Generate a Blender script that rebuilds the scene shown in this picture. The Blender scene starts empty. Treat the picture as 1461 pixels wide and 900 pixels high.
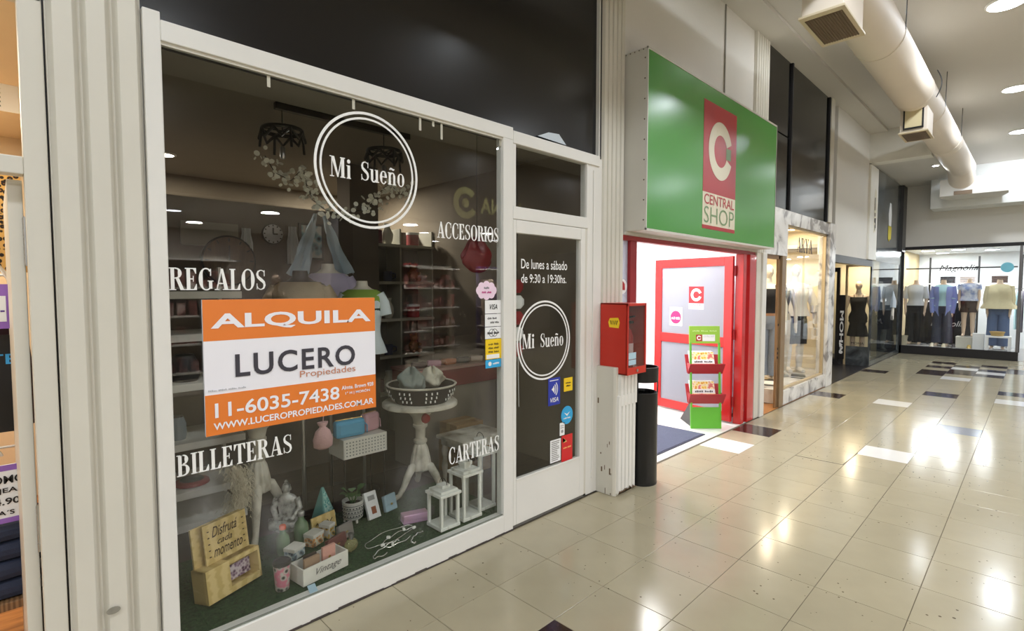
import bpy, math, random
from mathutils import Vector, Matrix
R = math.radians
random.seed(7)
SC = bpy.context.scene
COL = SC.collection

# ---------------------------------------------------------------- camera
CAM_H, CAM_D, FPX = 1.6, 2.42, 745.0
YAW, PITCH = R(45.25), R(2.92)
cam_data = bpy.data.cameras.new('camera')
cam_data.sensor_width = 36.0
cam_data.lens = FPX / 1461.0 * 36.0
cam_data.clip_start = 0.02
cam_data.clip_end = 200
cam = bpy.data.objects.new('camera', cam_data)
COL.objects.link(cam)
cam.location = (0, -CAM_D, CAM_H)
cam.rotation_euler = (R(90) - PITCH, 0, YAW - R(90))
SC.camera = cam

# ---------------------------------------------------------------- world and exposure
wd = bpy.data.worlds.new('world'); SC.world = wd; wd.use_nodes = True
wd.node_tree.nodes['Background'].inputs[0].default_value = (0.85, 0.9, 1.0, 1)
wd.node_tree.nodes['Background'].inputs[1].default_value = 0.05
SC.view_settings.view_transform = 'Standard'
SC.view_settings.look = 'None'
SC.view_settings.gamma = 1.0
SC.view_settings.use_curve_mapping = False
SC.view_settings.exposure = 0.3
LAMP_W = 34.0            # watts of one corridor downlight

def area_light(name, loc, size, watts, color=(1, 1, 1), size_y=None, rot=(0, 0, 0), parent=None):
    l = bpy.data.lights.new(name, 'AREA'); l.energy = watts; l.color = color
    l.shape = 'RECTANGLE' if size_y else 'DISK'; l.size = size
    if size_y: l.size_y = size_y
    o = bpy.data.objects.new(name, l); COL.objects.link(o); o.location = loc; o.rotation_euler = rot
    if parent: o.parent = parent
    return o

# ---------------------------------------------------------------- pixel helpers: a pixel gives a ray, a surface gives the distance
_g = Vector((math.cos(YAW), math.sin(YAW), 0)); _z = Vector((0, 0, 1))
_F = _g * math.cos(PITCH) - _z * math.sin(PITCH); _Rt = Vector((math.sin(YAW), -math.cos(YAW), 0)); _U = _Rt.cross(_F)
_C = Vector((0, -CAM_D, CAM_H))
def _ray(x, y): return _F + _Rt * ((x - 730.5) / FPX) + _U * ((450 - y) / FPX)
def on_z(x, y, z=0.0): r = _ray(x, y); return _C + r * ((z - CAM_H) / r.z)
def on_y(x, y, Y=0.0): r = _ray(x, y); return _C + r * ((Y + CAM_D) / r.y)
def on_x(x, y, X=16.0): r = _ray(x, y); return _C + r * (X / r.x)

# ---------------------------------------------------------------- materials
def c255(r, g, b):
    f = lambda u: (u / 12.92 if u <= 0.04045 else ((u + 0.055) / 1.055) ** 2.4)
    return (f(r / 255), f(g / 255), f(b / 255))
MATS = {}
def M(name, rgb, rough=0.5, metal=0.0, var=0.06, scale=6.0, bump=0.0, bscale=None, emit=0.0, spec=None, coat=0.0, alpha=None, trans=0.0, rnd=0.0, sub=0.0):
    """procedural principled material: sRGB 0-255 colour, noise variation of the colour, noise bump"""
    if name in MATS: return MATS[name]
    m = bpy.data.materials.new(name); m.use_nodes = True; MATS[name] = m
    nt = m.node_tree; n = nt.nodes; L = nt.links; b = n['Principled BSDF']
    col = c255(*rgb)
    tc = n.new('ShaderNodeTexCoord')
    nz = n.new('ShaderNodeTexNoise'); nz.inputs['Scale'].default_value = scale; nz.inputs['Detail'].default_value = 4
    L.new(tc.outputs['Object'], nz.inputs['Vector'])
    mx = n.new('ShaderNodeMix'); mx.data_type = 'RGBA'
    mx.inputs['A'].default_value = tuple(max(0, x * (1 - var)) for x in col) + (1,)
    mx.inputs['B'].default_value = tuple(min(1, x * (1 + var)) for x in col) + (1,)
    L.new(nz.outputs['Fac'], mx.inputs['Factor'])
    out = mx.outputs['Result']
    if rnd:
        oi = n.new('ShaderNodeObjectInfo'); hs = n.new('ShaderNodeHueSaturation')
        mr = n.new('ShaderNodeMapRange'); mr.inputs['To Min'].default_value = 1 - rnd; mr.inputs['To Max'].default_value = 1 + rnd
        L.new(oi.outputs['Random'], mr.inputs['Value']); L.new(mr.outputs['Result'], hs.inputs['Value'])
        L.new(out, hs.inputs['Color']); out = hs.outputs['Color']
    L.new(out, b.inputs['Base Color'])
    b.inputs['Roughness'].default_value = rough; b.inputs['Metallic'].default_value = metal
    if spec is not None: b.inputs['Specular IOR Level'].default_value = spec
    if coat: b.inputs['Coat Weight'].default_value = coat; b.inputs['Coat Roughness'].default_value = 0.05
    if trans: b.inputs['Transmission Weight'].default_value = trans
    if alpha is not None: b.inputs['Alpha'].default_value = alpha
    if sub: b.inputs['Subsurface Weight'].default_value = sub
    if emit:
        L.new(out, b.inputs['Emission Color']); b.inputs['Emission Strength'].default_value = emit
    if bump:
        bp = n.new('ShaderNodeBump'); bp.inputs['Strength'].default_value = bump; bp.inputs['Distance'].default_value = 0.01
        n2 = n.new('ShaderNodeTexNoise'); n2.inputs['Scale'].default_value = bscale or scale * 6; n2.inputs['Detail'].default_value = 3
        L.new(tc.outputs['Object'], n2.inputs['Vector']); L.new(n2.outputs['Fac'], bp.inputs['Height']); L.new(bp.outputs['Normal'], b.inputs['Normal'])
    return m

def glass_mat(name, tint=(1, 1, 1), f0=0.04, rough=0.0, haze=0.0, hazecol=(0.8, 0.8, 0.8)):
    """thin architectural pane: see-through, with a reflection that grows towards grazing angles"""
    if name in MATS: return MATS[name]
    m = bpy.data.materials.new(name); m.use_nodes = True; MATS[name] = m
    nt = m.node_tree; n = nt.nodes; L = nt.links; n.clear()
    o = n.new('ShaderNodeOutputMaterial'); t = n.new('ShaderNodeBsdfTransparent'); t.inputs[0].default_value = tuple(tint) + (1,)
    g = n.new('ShaderNodeBsdfGlossy'); g.inputs['Roughness'].default_value = rough
    lw = n.new('ShaderNodeLayerWeight'); lw.inputs['Blend'].default_value = 0.5
    p = n.new('ShaderNodeMath'); p.operation = 'POWER'; p.inputs[1].default_value = 5; L.new(lw.outputs['Facing'], p.inputs[0])
    ma = n.new('ShaderNodeMath'); ma.operation = 'MULTIPLY_ADD'; ma.inputs[1].default_value = 1 - f0; ma.inputs[2].default_value = f0; L.new(p.outputs[0], ma.inputs[0])
    mx = n.new('ShaderNodeMixShader'); L.new(ma.outputs[0], mx.inputs[0])
    src = t.outputs[0]
    if haze:
        d = n.new('ShaderNodeBsdfDiffuse'); d.inputs[0].default_value = tuple(hazecol) + (1,)
        tl = n.new('ShaderNodeBsdfTranslucent'); tl.inputs[0].default_value = tuple(hazecol) + (1,)
        ad = n.new('ShaderNodeMixShader'); ad.inputs[0].default_value = 0.5; L.new(d.outputs[0], ad.inputs[1]); L.new(tl.outputs[0], ad.inputs[2])
        m2 = n.new('ShaderNodeMixShader'); m2.inputs[0].default_value = haze; L.new(t.outputs[0], m2.inputs[1]); L.new(ad.outputs[0], m2.inputs[2]); src = m2.outputs[0]
    L.new(src, mx.inputs[1]); L.new(g.outputs[0], mx.inputs[2]); L.new(mx.outputs[0], o.inputs[0])
    return m

def emit_mat(name, rgb, strength):
    if name in MATS: return MATS[name]
    m = bpy.data.materials.new(name); m.use_nodes = True; MATS[name] = m
    n = m.node_tree.nodes; n.clear(); o = n.new('ShaderNodeOutputMaterial'); e = n.new('ShaderNodeEmission')
    e.inputs[0].default_value = c255(*rgb) + (1,); e.inputs[1].default_value = strength; m.node_tree.links.new(e.outputs[0], o.inputs[0])
    return m

def ramp_mat(name, kind, stops, scale=4.0, rough=0.5, dist=0.0, bump=0.0, coat=0.0, stretch=(1, 1, 1), detail=5, rnd=0.0, metal=0.0):
    """noise / wave / voronoi / magic texture through a colour ramp: marble, wood, animal print, tweed ..."""
    if name in MATS: return MATS[name]
    m = bpy.data.materials.new(name); m.use_nodes = True; MATS[name] = m
    nt = m.node_tree; n = nt.nodes; L = nt.links; b = n['Principled BSDF']
    tc = n.new('ShaderNodeTexCoord'); mp = n.new('ShaderNodeMapping'); mp.inputs['Scale'].default_value = stretch
    L.new(tc.outputs['Object'], mp.inputs['Vector'])
    t = n.new({'noise': 'ShaderNodeTexNoise', 'wave': 'ShaderNodeTexWave', 'voronoi': 'ShaderNodeTexVoronoi', 'checker': 'ShaderNodeTexChecker'}[kind])
    t.inputs['Scale'].default_value = scale
    if kind == 'noise': t.inputs['Detail'].default_value = detail; t.inputs['Distortion'].default_value = dist
    if kind == 'wave': t.inputs['Distortion'].default_value = dist; t.inputs['Detail'].default_value = 3
    L.new(mp.outputs[0], t.inputs['Vector'])
    cr = n.new('ShaderNodeValToRGB'); els = cr.color_ramp.elements
    while len(els) < len(stops): els.new(0.5)
    for e, (p, col) in zip(els, stops): e.position = p; e.color = c255(*col) + (1,)
    L.new(t.outputs['Distance'] if kind == 'voronoi' else t.outputs['Fac'], cr.inputs['Fac'])
    out = cr.outputs['Color']
    if rnd:
        oi = n.new('ShaderNodeObjectInfo'); hs = n.new('ShaderNodeHueSaturation'); mr = n.new('ShaderNodeMapRange')
        mr.inputs['To Min'].default_value = 1 - rnd; mr.inputs['To Max'].default_value = 1 + rnd
        L.new(oi.outputs['Random'], mr.inputs['Value']); L.new(mr.outputs['Result'], hs.inputs['Value']); L.new(out, hs.inputs['Color']); out = hs.outputs['Color']
    L.new(out, b.inputs['Base Color']); b.inputs['Roughness'].default_value = rough; b.inputs['Metallic'].default_value = metal
    if coat: b.inputs['Coat Weight'].default_value = coat; b.inputs['Coat Roughness'].default_value = 0.06
    if bump:
        bp = n.new('ShaderNodeBump'); bp.inputs['Strength'].default_value = bump; bp.inputs['Distance'].default_value = 0.01
        L.new(cr.outputs['Color'], bp.inputs['Height']); L.new(bp.outputs['Normal'], b.inputs['Normal'])
    return m

# ---------------------------------------------------------------- mesh builder
class MB:
    def __init__(self): self.v = []; self.f = []
    def add(self, vs, fs):
        k = len(self.v); self.v += [Vector(p) for p in vs]; self.f += [tuple(i + k for i in f) for f in fs]; return self
    def box(self, x0, x1, y0, y1, z0, z1):
        return self.add([(x0, y0, z0), (x1, y0, z0), (x1, y1, z0), (x0, y1, z0), (x0, y0, z1), (x1, y0, z1), (x1, y1, z1), (x0, y1, z1)],
                        [(0, 3, 2, 1), (4, 5, 6, 7), (0, 1, 5, 4), (1, 2, 6, 5), (2, 3, 7, 6), (3, 0, 4, 7)])
    def cbox(self, c, s, rz=0.0, rx=0.0, ry=0.0):
        m = Matrix.Translation(c) @ Matrix.Rotation(rz, 4, 'Z') @ Matrix.Rotation(ry, 4, 'Y') @ Matrix.Rotation(rx, 4, 'X')
        h = [d / 2 for d in s]; t = MB().box(-h[0], h[0], -h[1], h[1], -h[2], h[2])
        return self.add([m @ p for p in t.v], t.f)
    def prism(self, poly, z0, z1, frame=None):
        """poly: 2-D points; extruded z0..z1 in local z, then through frame (a 4x4)"""
        n = len(poly); vs = [Vector((p[0], p[1], z0)) for p in poly] + [Vector((p[0], p[1], z1)) for p in poly]
        if frame is not None: vs = [frame @ p for p in vs]
        fs = [tuple(range(n - 1, -1, -1)), tuple(range(n, 2 * n))] + [(i, (i + 1) % n, n + (i + 1) % n, n + i) for i in range(n)]
        return self.add(vs, fs)
    def loft(self, rings, cap=True):
        n = len(rings[0]); vs = [p for r in rings for p in r]; fs = []
        for a in range(len(rings) - 1):
            for i in range(n):
                j = (i + 1) % n; fs.append((a * n + i, a * n + j, (a + 1) * n + j, (a + 1) * n + i))
        if cap: fs.append(tuple(range(n - 1, -1, -1))); fs.append(tuple(range((len(rings) - 1) * n, len(rings) * n)))
        return self.add(vs, fs)
    def lathe(self, prof, n=20, c=(0, 0, 0), cap=True, ax='z'):
        c = Vector(c); rings = []
        for r, z in prof:
            ring = []
            for i in range(n):
                a = 2 * math.pi * i / n; x, y = r * math.cos(a), r * math.sin(a)
                ring.append(c + (Vector((x, y, z)) if ax == 'z' else Vector((x, -z, y)) if ax == 'y' else Vector((z, x, y))))
            rings.append(ring)
        return self.loft(rings, cap)
    def oval(self, rows, n=18, c=(0, 0, 0)):
        """rows (z, half width x, half depth y, y offset)"""
        c = Vector(c); return self.loft([[c + Vector((w * math.cos(2 * math.pi * i / n), yo + d * math.sin(2 * math.pi * i / n), z)) for i in range(n)] for z, w, d, yo in rows])
    def tube(self, pts, rad, n=8, cap=True):
        pts = [Vector(p) for p in pts]; rad = rad if hasattr(rad, '__len__') else [rad] * len(pts)
        rings = []; up = None
        for i, p in enumerate(pts):
            d = (pts[min(i + 1, len(pts) - 1)] - pts[max(i - 1, 0)])
            d = d.normalized() if d.length > 1e-9 else Vector((0, 0, 1))
            if up is None: up = d.orthogonal().normalized()
            u = (up - d * up.dot(d)); u = u.normalized() if u.length > 1e-6 else d.orthogonal().normalized(); up = u; w = d.cross(u)
            rings.append([p + (u * math.cos(2 * math.pi * k / n) + w * math.sin(2 * math.pi * k / n)) * rad[i] for k in range(n)])
        return self.loft(rings, cap)
    def ball(self, c, r, n=14, m=8):
        r = r if hasattr(r, '__len__') else (r, r, r); c = Vector(c); rings = []
        for j in range(1, m):
            t = math.pi * j / m; rings.append([c + Vector((r[0] * math.sin(t) * math.cos(2 * math.pi * i / n), r[1] * math.sin(t) * math.sin(2 * math.pi * i / n), -r[2] * math.cos(t))) for i in range(n)])
        return self.loft(rings)
    def xf(self, m): self.v = [m @ p for p in self.v]; return self
    def shift(self, d): d = Vector(d); self.v = [p + d for p in self.v]; return self
    def join(self, o): return self.add(o.v, o.f)
    def mesh(self, name, mat, smooth=False):
        me = bpy.data.meshes.new(name); me.from_pydata([tuple(p) for p in self.v], [], self.f)
        if mat: me.materials.append(mat)
        if smooth: me.polygons.foreach_set('use_smooth', [True] * len(me.polygons))
        me.update(); return me
    def build(self, name, mat, parent=None, smooth=False, bevel=0.0, label=None, kind=None):
        o = bpy.data.objects.new(name, self.mesh(name, mat, smooth)); COL.objects.link(o)
        if parent: o.parent = parent
        if bevel:
            b = o.modifiers.new('bevel', 'BEVEL'); b.width = bevel; b.segments = 2; b.limit_method = 'ANGLE'
        elif smooth:
            e = o.modifiers.new('edge', 'EDGE_SPLIT'); e.split_angle = R(50)
        if label: o['label'] = label
        if kind: o['kind'] = kind
        return o

def tag(o, label, cat, group=None, kind=None):
    o['label'] = label; o['category'] = cat
    if group: o['group'] = group
    if kind: o['kind'] = kind
    return o
def thing(name, label, cat, loc=(0, 0, 0), rz=0.0, group=None, kind=None):
    o = bpy.data.objects.new(name, None); COL.objects.link(o); o.location = loc; o.rotation_euler = (0, 0, rz); o.empty_display_size = 0.1
    return tag(o, label, cat, group, kind)
KIDS = {}
def dup(o, loc=None, rz=None, label=None, parent=None):
    c = o.copy(); COL.objects.link(c); c.parent = parent
    if loc is not None: c.location = loc
    if rz is not None: c.rotation_euler = (0, 0, rz)
    if label: c['label'] = label
    for ch in [x for x in COL.objects if x.parent == o]: dup(ch, parent=c)
    return c
def struct(name, mb, mat, label, cat, smooth=False, bevel=0.0):
    return tag(mb.build(name, mat, None, smooth, bevel), label, cat, kind='structure')
def sbox(name, b, mat, label, cat, bevel=0.0): return struct(name, MB().box(*b), mat, label, cat, bevel=bevel)

# ---------------------------------------------------------------- flat shapes and lettering, laid out in a frame (origin, right, up, out)
FRONT = lambda x, y, z: Matrix(((1, 0, 0, x), (0, 0, -1, y), (0, 1, 0, z), (0, 0, 0, 1)))       # facing -Y, text runs +X
FACE_W = lambda x, y, z: Matrix(((0, 0, -1, x), (-1, 0, 0, y), (0, 1, 0, z), (0, 0, 0, 1)))     # facing -X, text runs -Y
FACE_N = lambda x, y, z: Matrix(((-1, 0, 0, x), (0, 0, 1, y), (0, 1, 0, z), (0, 0, 0, 1)))      # facing +Y, text runs -X
def flat(polys, frame, t=0.0015):
    m = MB()
    for i, p in enumerate(polys): m.prism(p, 0, t + 4e-5 * (i % 9), frame)
    return m
def rect(x0, y0, x1, y1): return [(x0, y0), (x1, y0), (x1, y1), (x0, y1)]
def ring_polys(cx, cy, r0, r1, n=64, a0=0, a1=360, sy=1.0):
    out = []
    for i in range(n):
        p, q = R(a0 + (a1 - a0) * i / n), R(a0 + (a1 - a0) * (i + 1) / n)
        out.append([(cx + r0 * math.cos(p), cy + sy * r0 * math.sin(p)), (cx + r1 * math.cos(p), cy + sy * r1 * math.sin(p)), (cx + r1 * math.cos(q), cy + sy * r1 * math.sin(q)), (cx + r0 * math.cos(q), cy + sy * r0 * math.sin(q))])
    return out
def disc(cx, cy, r, n=32, sy=1.0): return [(cx + r * math.cos(2 * math.pi * i / n), cy + sy * r * math.sin(2 * math.pi * i / n)) for i in range(n)]
_txt = {}
def sans(text, box, frame, weight=0.0, shear=0.0, t=0.0015, spacing=1.0):
    """plain lettering fitted to box (x0, y0, x1, y1)"""
    key = (text, weight, shear, spacing)
    if key not in _txt:
        cu = bpy.data.curves.new('text', 'FONT'); cu.body = text; cu.offset = weight; cu.shear = shear; cu.space_character = spacing; cu.resolution_u = 4
        ob = bpy.data.objects.new('text', cu); COL.objects.link(ob); bpy.context.view_layer.update()
        me = bpy.data.meshes.new_from_object(ob.evaluated_get(bpy.context.evaluated_depsgraph_get()))
        _txt[key] = ([tuple(v.co) for v in me.vertices], [tuple(p.vertices) for p in me.polygons])
        bpy.data.objects.remove(ob); bpy.data.curves.remove(cu); bpy.data.meshes.remove(me)
    vs, fs = _txt[key]
    xs = [p[0] for p in vs]; ys = [p[1] for p in vs]; x0, y0, x1, y1 = box
    sx = (x1 - x0) / (max(xs) - min(xs)); sy = (y1 - y0) / (max(ys) - min(ys))
    return MB().add([frame @ Vector((x0 + (p[0] - min(xs)) * sx, y0 + (p[1] - min(ys)) * sy, t)) for p in vs], fs)

def marks(box, frame, t=0.0015, seed=1, words=2):
    """a line of print too small to read in the photograph: short upright dashes, no letters"""
    rg = random.Random(seed); x0, y0, x1, y1 = box; n = 5 * words; w = (x1 - x0) / (n + words - 1); out = []; x = x0
    for k in range(n):
        out.append(rect(x + .12 * w, y0 + (y1 - y0) * rg.uniform(0, .15), x + .80 * w, y1 - (y1 - y0) * rg.uniform(.05, .45))); x += w * (2 if k % 5 == 4 else 1)
    return flat(out, frame, t)

# a small bold serif alphabet: thick stems, thin joins, bracket serifs (cap height 1)
def _stroke(pts, ws):
    out = []
    L = []; Rr = []
    for i, (x, y) in enumerate(pts):
        a = pts[max(i - 1, 0)]; b = pts[min(i + 1, len(pts) - 1)]; dx, dy = b[0] - a[0], b[1] - a[1]; d = math.hypot(dx, dy) or 1
        nx, ny = -dy / d, dx / d; w = ws[i] / 2; L.append((x + nx * w, y + ny * w)); Rr.append((x - nx * w, y - ny * w))
    for i in range(len(pts) - 1): out.append([Rr[i], Rr[i + 1], L[i + 1], L[i]])
    return out
def _arc(cx, cy, rx, ry, a0, a1, thick=0.2, thin=0.06, n=22):
    out = []; prev = None
    for i in range(n + 1):
        a = R(a0 + (a1 - a0) * i / n); w = thin + (thick - thin) * abs(math.cos(a)) ** 1.6
        ox, oy = cx + rx * math.cos(a), cy + ry * math.sin(a); k = (rx - w) / rx; k2 = (ry - thin) / ry
        ix, iy = cx + rx * k * math.cos(a), cy + ry * k2 * math.sin(a)
        if prev: out.append([prev[1], prev[0], (ox, oy), (ix, iy)])
        prev = ((ox, oy), (ix, iy))
    return out
def _stem(x, y0=0.0, y1=1.0, w=0.19, s=0.08, top=True, bot=True):
    o = [rect(x, y0, x + w, y1)]
    if bot: o.append(rect(x - s, y0, x + w + s, y0 + .045))
    if top: o.append(rect(x - s, y1 - .045, x + w + s, y1))
    return o
def _S(w, h, y=0.0):
    P = [(.86, .74), (.80, .90), (.62, .965), (.45, .965), (.26, .90), (.18, .77), (.24, .64), (.42, .55), (.60, .47), (.78, .38), (.84, .24), (.76, .10), (.56, .035), (.40, .035), (.22, .10), (.12, .28)]
    W = [.02, .06, .06, .07, .13, .2, .22, .24, .24, .22, .2, .13, .07, .06, .06, .02]
    return _stroke([(x * w, y + q * h) for x, q in P], [a * w / .7 * .7 for a in W]) + [rect(.80 * w, y + .68 * h, .86 * w, y + .97 * h), rect(.11 * w, y + .03 * h, .17 * w, y + .32 * h)]
def _tickr(x, y0, y1): return [[(x - .05, y0), (x, y0), (x, y1), (x - .05, y1)]]
GL = {
 'I': (.36, lambda: _stem(.085)),
 'L': (.66, lambda: _stem(.085) + [rect(.2, 0, .62, .05), [(.62, 0), (.62, .30), (.58, .30), (.44, .05), (.44, 0)]]),
 'E': (.68, lambda: _stem(.085) + [rect(.2, 0, .62, .05), rect(.2, .95, .6, 1), rect(.2, .48, .45, .53), [(.62, 0), (.62, .28), (.59, .28), (.46, .05), (.46, 0)], [(.6, .74), (.6, 1), (.44, 1), (.44, .95), (.57, .74)], rect(.42, .38, .46, .64)]),
 'T': (.74, lambda: _stem(.275, top=False) + [rect(.02, .95, .72, 1), [(.02, .7), (.06, .7), (.18, .95), (.02, .97)], [(.72, .7), (.72, .97), (.56, .95), (.68, .7)]]),
 'R': (.8, lambda: _stem(.085) + _arc(.34, .755, .32, .245, -90, 90) + [rect(.2, .95, .36, 1), rect(.2, .51, .4, .56), [(.34, .53), (.52, .53), (.76, .04), (.82, .04), (.82, 0), (.58, 0)]]),
 'B': (.74, lambda: _stem(.085) + _arc(.34, .765, .29, .235, -90, 90) + _arc(.34, .27, .35, .27, -90, 90) + [rect(.2, .95, .36, 1), rect(.2, .495, .4, .545), rect(.2, 0, .36, .05)]),
 'A': (.84, lambda: [[(.10, .03), (.16, .03), (.42, .88), (.39, 1)], [(.36, 1), (.50, 1), (.78, .02), (.56, .02)], rect(.22, .28, .6, .335), rect(0, 0, .27, .045), rect(.46, 0, .86, .045)]),
 'O': (.84, lambda: _arc(.42, .5, .40, .52, 0, 360, .22, .06, 40)),
 'C': (.78, lambda: _arc(.43, .5, .41, .52, 48, 312, .22, .06, 30) + [rect(.66, .66, .71, .98), rect(.68, .14, .71, .34)]),
 'G': (.86, lambda: _arc(.43, .5, .41, .52, 48, 318, .22, .06, 30) + [rect(.66, .66, .71, .98)] + _stem(.58, .06, .44, .18, .07, True, False)),
 'S': (.68, lambda: _S(.68, 1.0)),
 'Y': (.82, lambda: _stem(.32, 0, .5, .19, .08, False) + [[(.06, .97), (.29, .97), (.52, .46), (.32, .46)], [(.40, .46), (.48, .42), (.76, .97), (.69, .97)], rect(-.01, .955, .36, 1), rect(.58, .955, .84, 1)]),
 'M': (1.06, lambda: [rect(.13, .03, .18, .97), [(.10, 1), (.31, 1), (.58, .06), (.50, 0)], [(.50, 0), (.56, 0), (.83, 1), (.77, 1)], rect(.02, 0, .29, .045), rect(.02, .955, .28, 1)] + _stem(.76, s=.07)),
 'i': (.34, lambda: _stem(.08, 0, .66, .17, .06, False) + [rect(.02, .62, .2, .66), disc(.165, .86, .105, 16)]),
 'u': (.72, lambda: [rect(.08, .14, .25, .66), rect(.0, .62, .2, .66)] + _arc(.30, .17, .22, .19, 180, 340, .17, .07) + _stem(.45, 0, .66, .17, .0, False, False) + [rect(.38, .62, .5, .66), rect(.5, 0, .7, .045)]),
 'e': (.62, lambda: _arc(.31, .33, .28, .35, 0, 325, .18, .055, 30) + [rect(.12, .34, .585, .39)]),
 'n': (.74, lambda: _stem(.08, 0, .66, .17, .06, False) + [rect(.02, .62, .2, .66)] + _arc(.37, .42, .24, .26, 0, 150, .17, .07) + _stem(.45, 0, .45, .165, .06, False)),
 'o': (.62, lambda: _arc(.31, .33, .29, .36, 0, 360, .18, .055, 34)),
}
GL['ñ'] = (.74, lambda: GL['n'][1]() + _stroke([(.16, .80), (.24, .88), (.34, .86), (.44, .81), (.54, .86)], [.06, .09, .1, .09, .06]))
def serif(text, box, frame, t=0.0015, gap=0.03):
    polys = []; x = 0.0
    for ch in text:
        if ch == ' ': x += .5; continue
        w, g = GL[ch]; polys += [[(p[0] + x, p[1]) for p in poly] for poly in g()]; x += w + gap
    xs = [p[0] for q in polys for p in q]; x0, y0, x1, y1 = box; sx = (x1 - x0) / (max(xs) - min(xs)); m = min(xs); sy = (y1 - y0)
    return flat([[(x0 + (p[0] - m) * sx, y0 + p[1] * sy) for p in q] for q in polys], frame, t)

# ---------------------------------------------------------------- shared materials
WHITE = M('white_frame_paint', (226, 224, 218), 0.42, var=.05, scale=3, bump=.12, bscale=9)
CREAM = M('cream_pilaster_paint', (212, 208, 196), 0.42, var=.08, scale=2.2, bump=.12, bscale=5)
WALLM = M('plaster_wall_paint', (220, 217, 210), 0.6, var=.05, scale=1.2, bump=.1, bscale=30)
CEILM = M('ceiling_paint', (205, 202, 196), 0.7, var=.05, scale=.8)
BLACKP = M('black_gloss_panel', (8, 8, 13), 0.20, var=.25, scale=1.5, spec=.6)
BLACKG = M('black_mirror_panel', (9, 9, 12), 0.10, var=.25, scale=1.5, bump=.02, bscale=2.5)
PANE = glass_mat('shop_glass', (.95, .96, .95), 0.045)
CLEAR = glass_mat('clear_glass', (.97, .98, .98), 0.03)
VINYL = M('white_vinyl', (243, 243, 240), 0.45, var=.02)
BLACKM = M('black_plastic', (16, 16, 17), 0.35, var=.15)
INK = M('black_ink', (22, 20, 22), 0.5, var=.1)
PAPER = M('white_paper', (240, 240, 240), 0.55, var=.03)
DARKGAP = M('grout', (92, 82, 66), 0.9, var=.2, scale=20)
SKIN = M('mannequin_skin', (222, 196, 170), 0.4, var=.04)
MWHITE = M('mannequin_white', (232, 226, 214), 0.35, var=.04)
STEEL = M('steel', (190, 190, 190), 0.3, metal=1.0, var=.05)
# ================================================================ THE SETTING
CEIL = 4.64
# ---- floor: separate square tiles on a grout bed
fl = sbox('floor', (-6, 17.2, -6.4, 0.0, -0.06, -0.004), DARKGAP, 'polished beige tiled floor of the shopping arcade corridor', 'floor')
TP, TX0, TY0 = 0.402, 2.275, -0.018
def tile_mesh(name, mat):
    h = TP / 2 - 0.0013; b = 0.0015
    v = [(-h, -h, -.012), (h, -h, -.012), (h, h, -.012), (-h, h, -.012), (-h, -h, -b), (h, -h, -b), (h, h, -b), (-h, h, -b), (-h + b, -h + b, 0), (h - b, -h + b, 0), (h - b, h - b, 0), (-h + b, h - b, 0)]
    f = [(0, 1, 5, 4), (1, 2, 6, 5), (2, 3, 7, 6), (3, 0, 4, 7), (4, 5, 9, 8), (5, 6, 10, 9), (6, 7, 11, 10), (7, 4, 8, 11), (8, 9, 10, 11)]
    me = bpy.data.meshes.new(name); me.from_pydata(v, [], f); me.materials.append(mat); return me
def tile_mat(name, rgb, rough=.15):
    m = M(name, rgb, rough, var=.09, scale=5, rnd=.035, bump=.015, bscale=4, spec=.34)
    nt = m.node_tree; n = nt.nodes; L = nt.links; b = n['Principled BSDF']
    # dark pits and specks worn into the stone
    src = b.inputs['Base Color'].links[0].from_socket
    tc = n.new('ShaderNodeNewGeometry'); vo = n.new('ShaderNodeTexVoronoi'); vo.inputs['Scale'].default_value = 17
    L.new(tc.outputs['Position'], vo.inputs['Vector'])
    nz = n.new('ShaderNodeTexNoise'); nz.inputs['Scale'].default_value = 1.7; L.new(tc.outputs['Position'], nz.inputs['Vector'])
    th = n.new('ShaderNodeMath'); th.operation = 'MULTIPLY_ADD'; th.inputs[1].default_value = .24; th.inputs[2].default_value = -.055; L.new(nz.outputs['Fac'], th.inputs[0])
    lt = n.new('ShaderNodeMath'); lt.operation = 'LESS_THAN'; L.new(vo.outputs['Distance'], lt.inputs[0]); L.new(th.outputs[0], lt.inputs[1])
    mx = n.new('ShaderNodeMix'); mx.data_type = 'RGBA'; L.new(lt.outputs[0], mx.inputs['Factor']); L.new(src, mx.inputs['A']); mx.inputs['B'].default_value = c255(96, 84, 62) + (1,)
    L.new(mx.outputs['Result'], b.inputs['Base Color'])
    return m
T_BEIGE = tile_mat('beige_stone_tile', (166, 157, 132))
T_WHITE = M('white_stone_tile', (226, 225, 222), .12, var=.03)
T_DARK = M('dark_brown_stone_tile', (54, 40, 36), .12, var=.3, scale=40)
T_GREY = M('blue_grey_stone_tile', (112, 116, 128), .14, var=.1, scale=20)
TM = {k: tile_mesh('tile_' + k, m) for k, m in dict(beige=T_BEIGE, white=T_WHITE, dark=T_DARK, grey=T_GREY).items()}
def tidx(p): return (math.floor((p[0] - TX0) / TP), math.floor((TY0 - p[1]) / TP))
SPECIAL = {tidx((5.29, -.22)): 'white', tidx((6.09, -.22)): 'dark', tidx((6.09, -1.42)): 'white', tidx((7.7, -1.83)): 'grey', tidx((1.67, -1.02)): 'dark'}
for k, pts in dict(dark=[(1192, 565), (1341, 566), (1442, 560), (1247, 531), (1348, 517), (1340, 522), (1334, 528), (1326, 534), (1382, 522), (1376, 529), (1370, 534), (1418, 522), (1415, 529), (1411, 536), (1450, 528), (1450, 534)],
                   white=[(1272, 576), (1440, 571), (1366, 539), (1374, 525), (1410, 532)]).items():
    for p in pts: SPECIAL.setdefault(tidx(on_z(*p)), k)
rest = MB()
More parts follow.
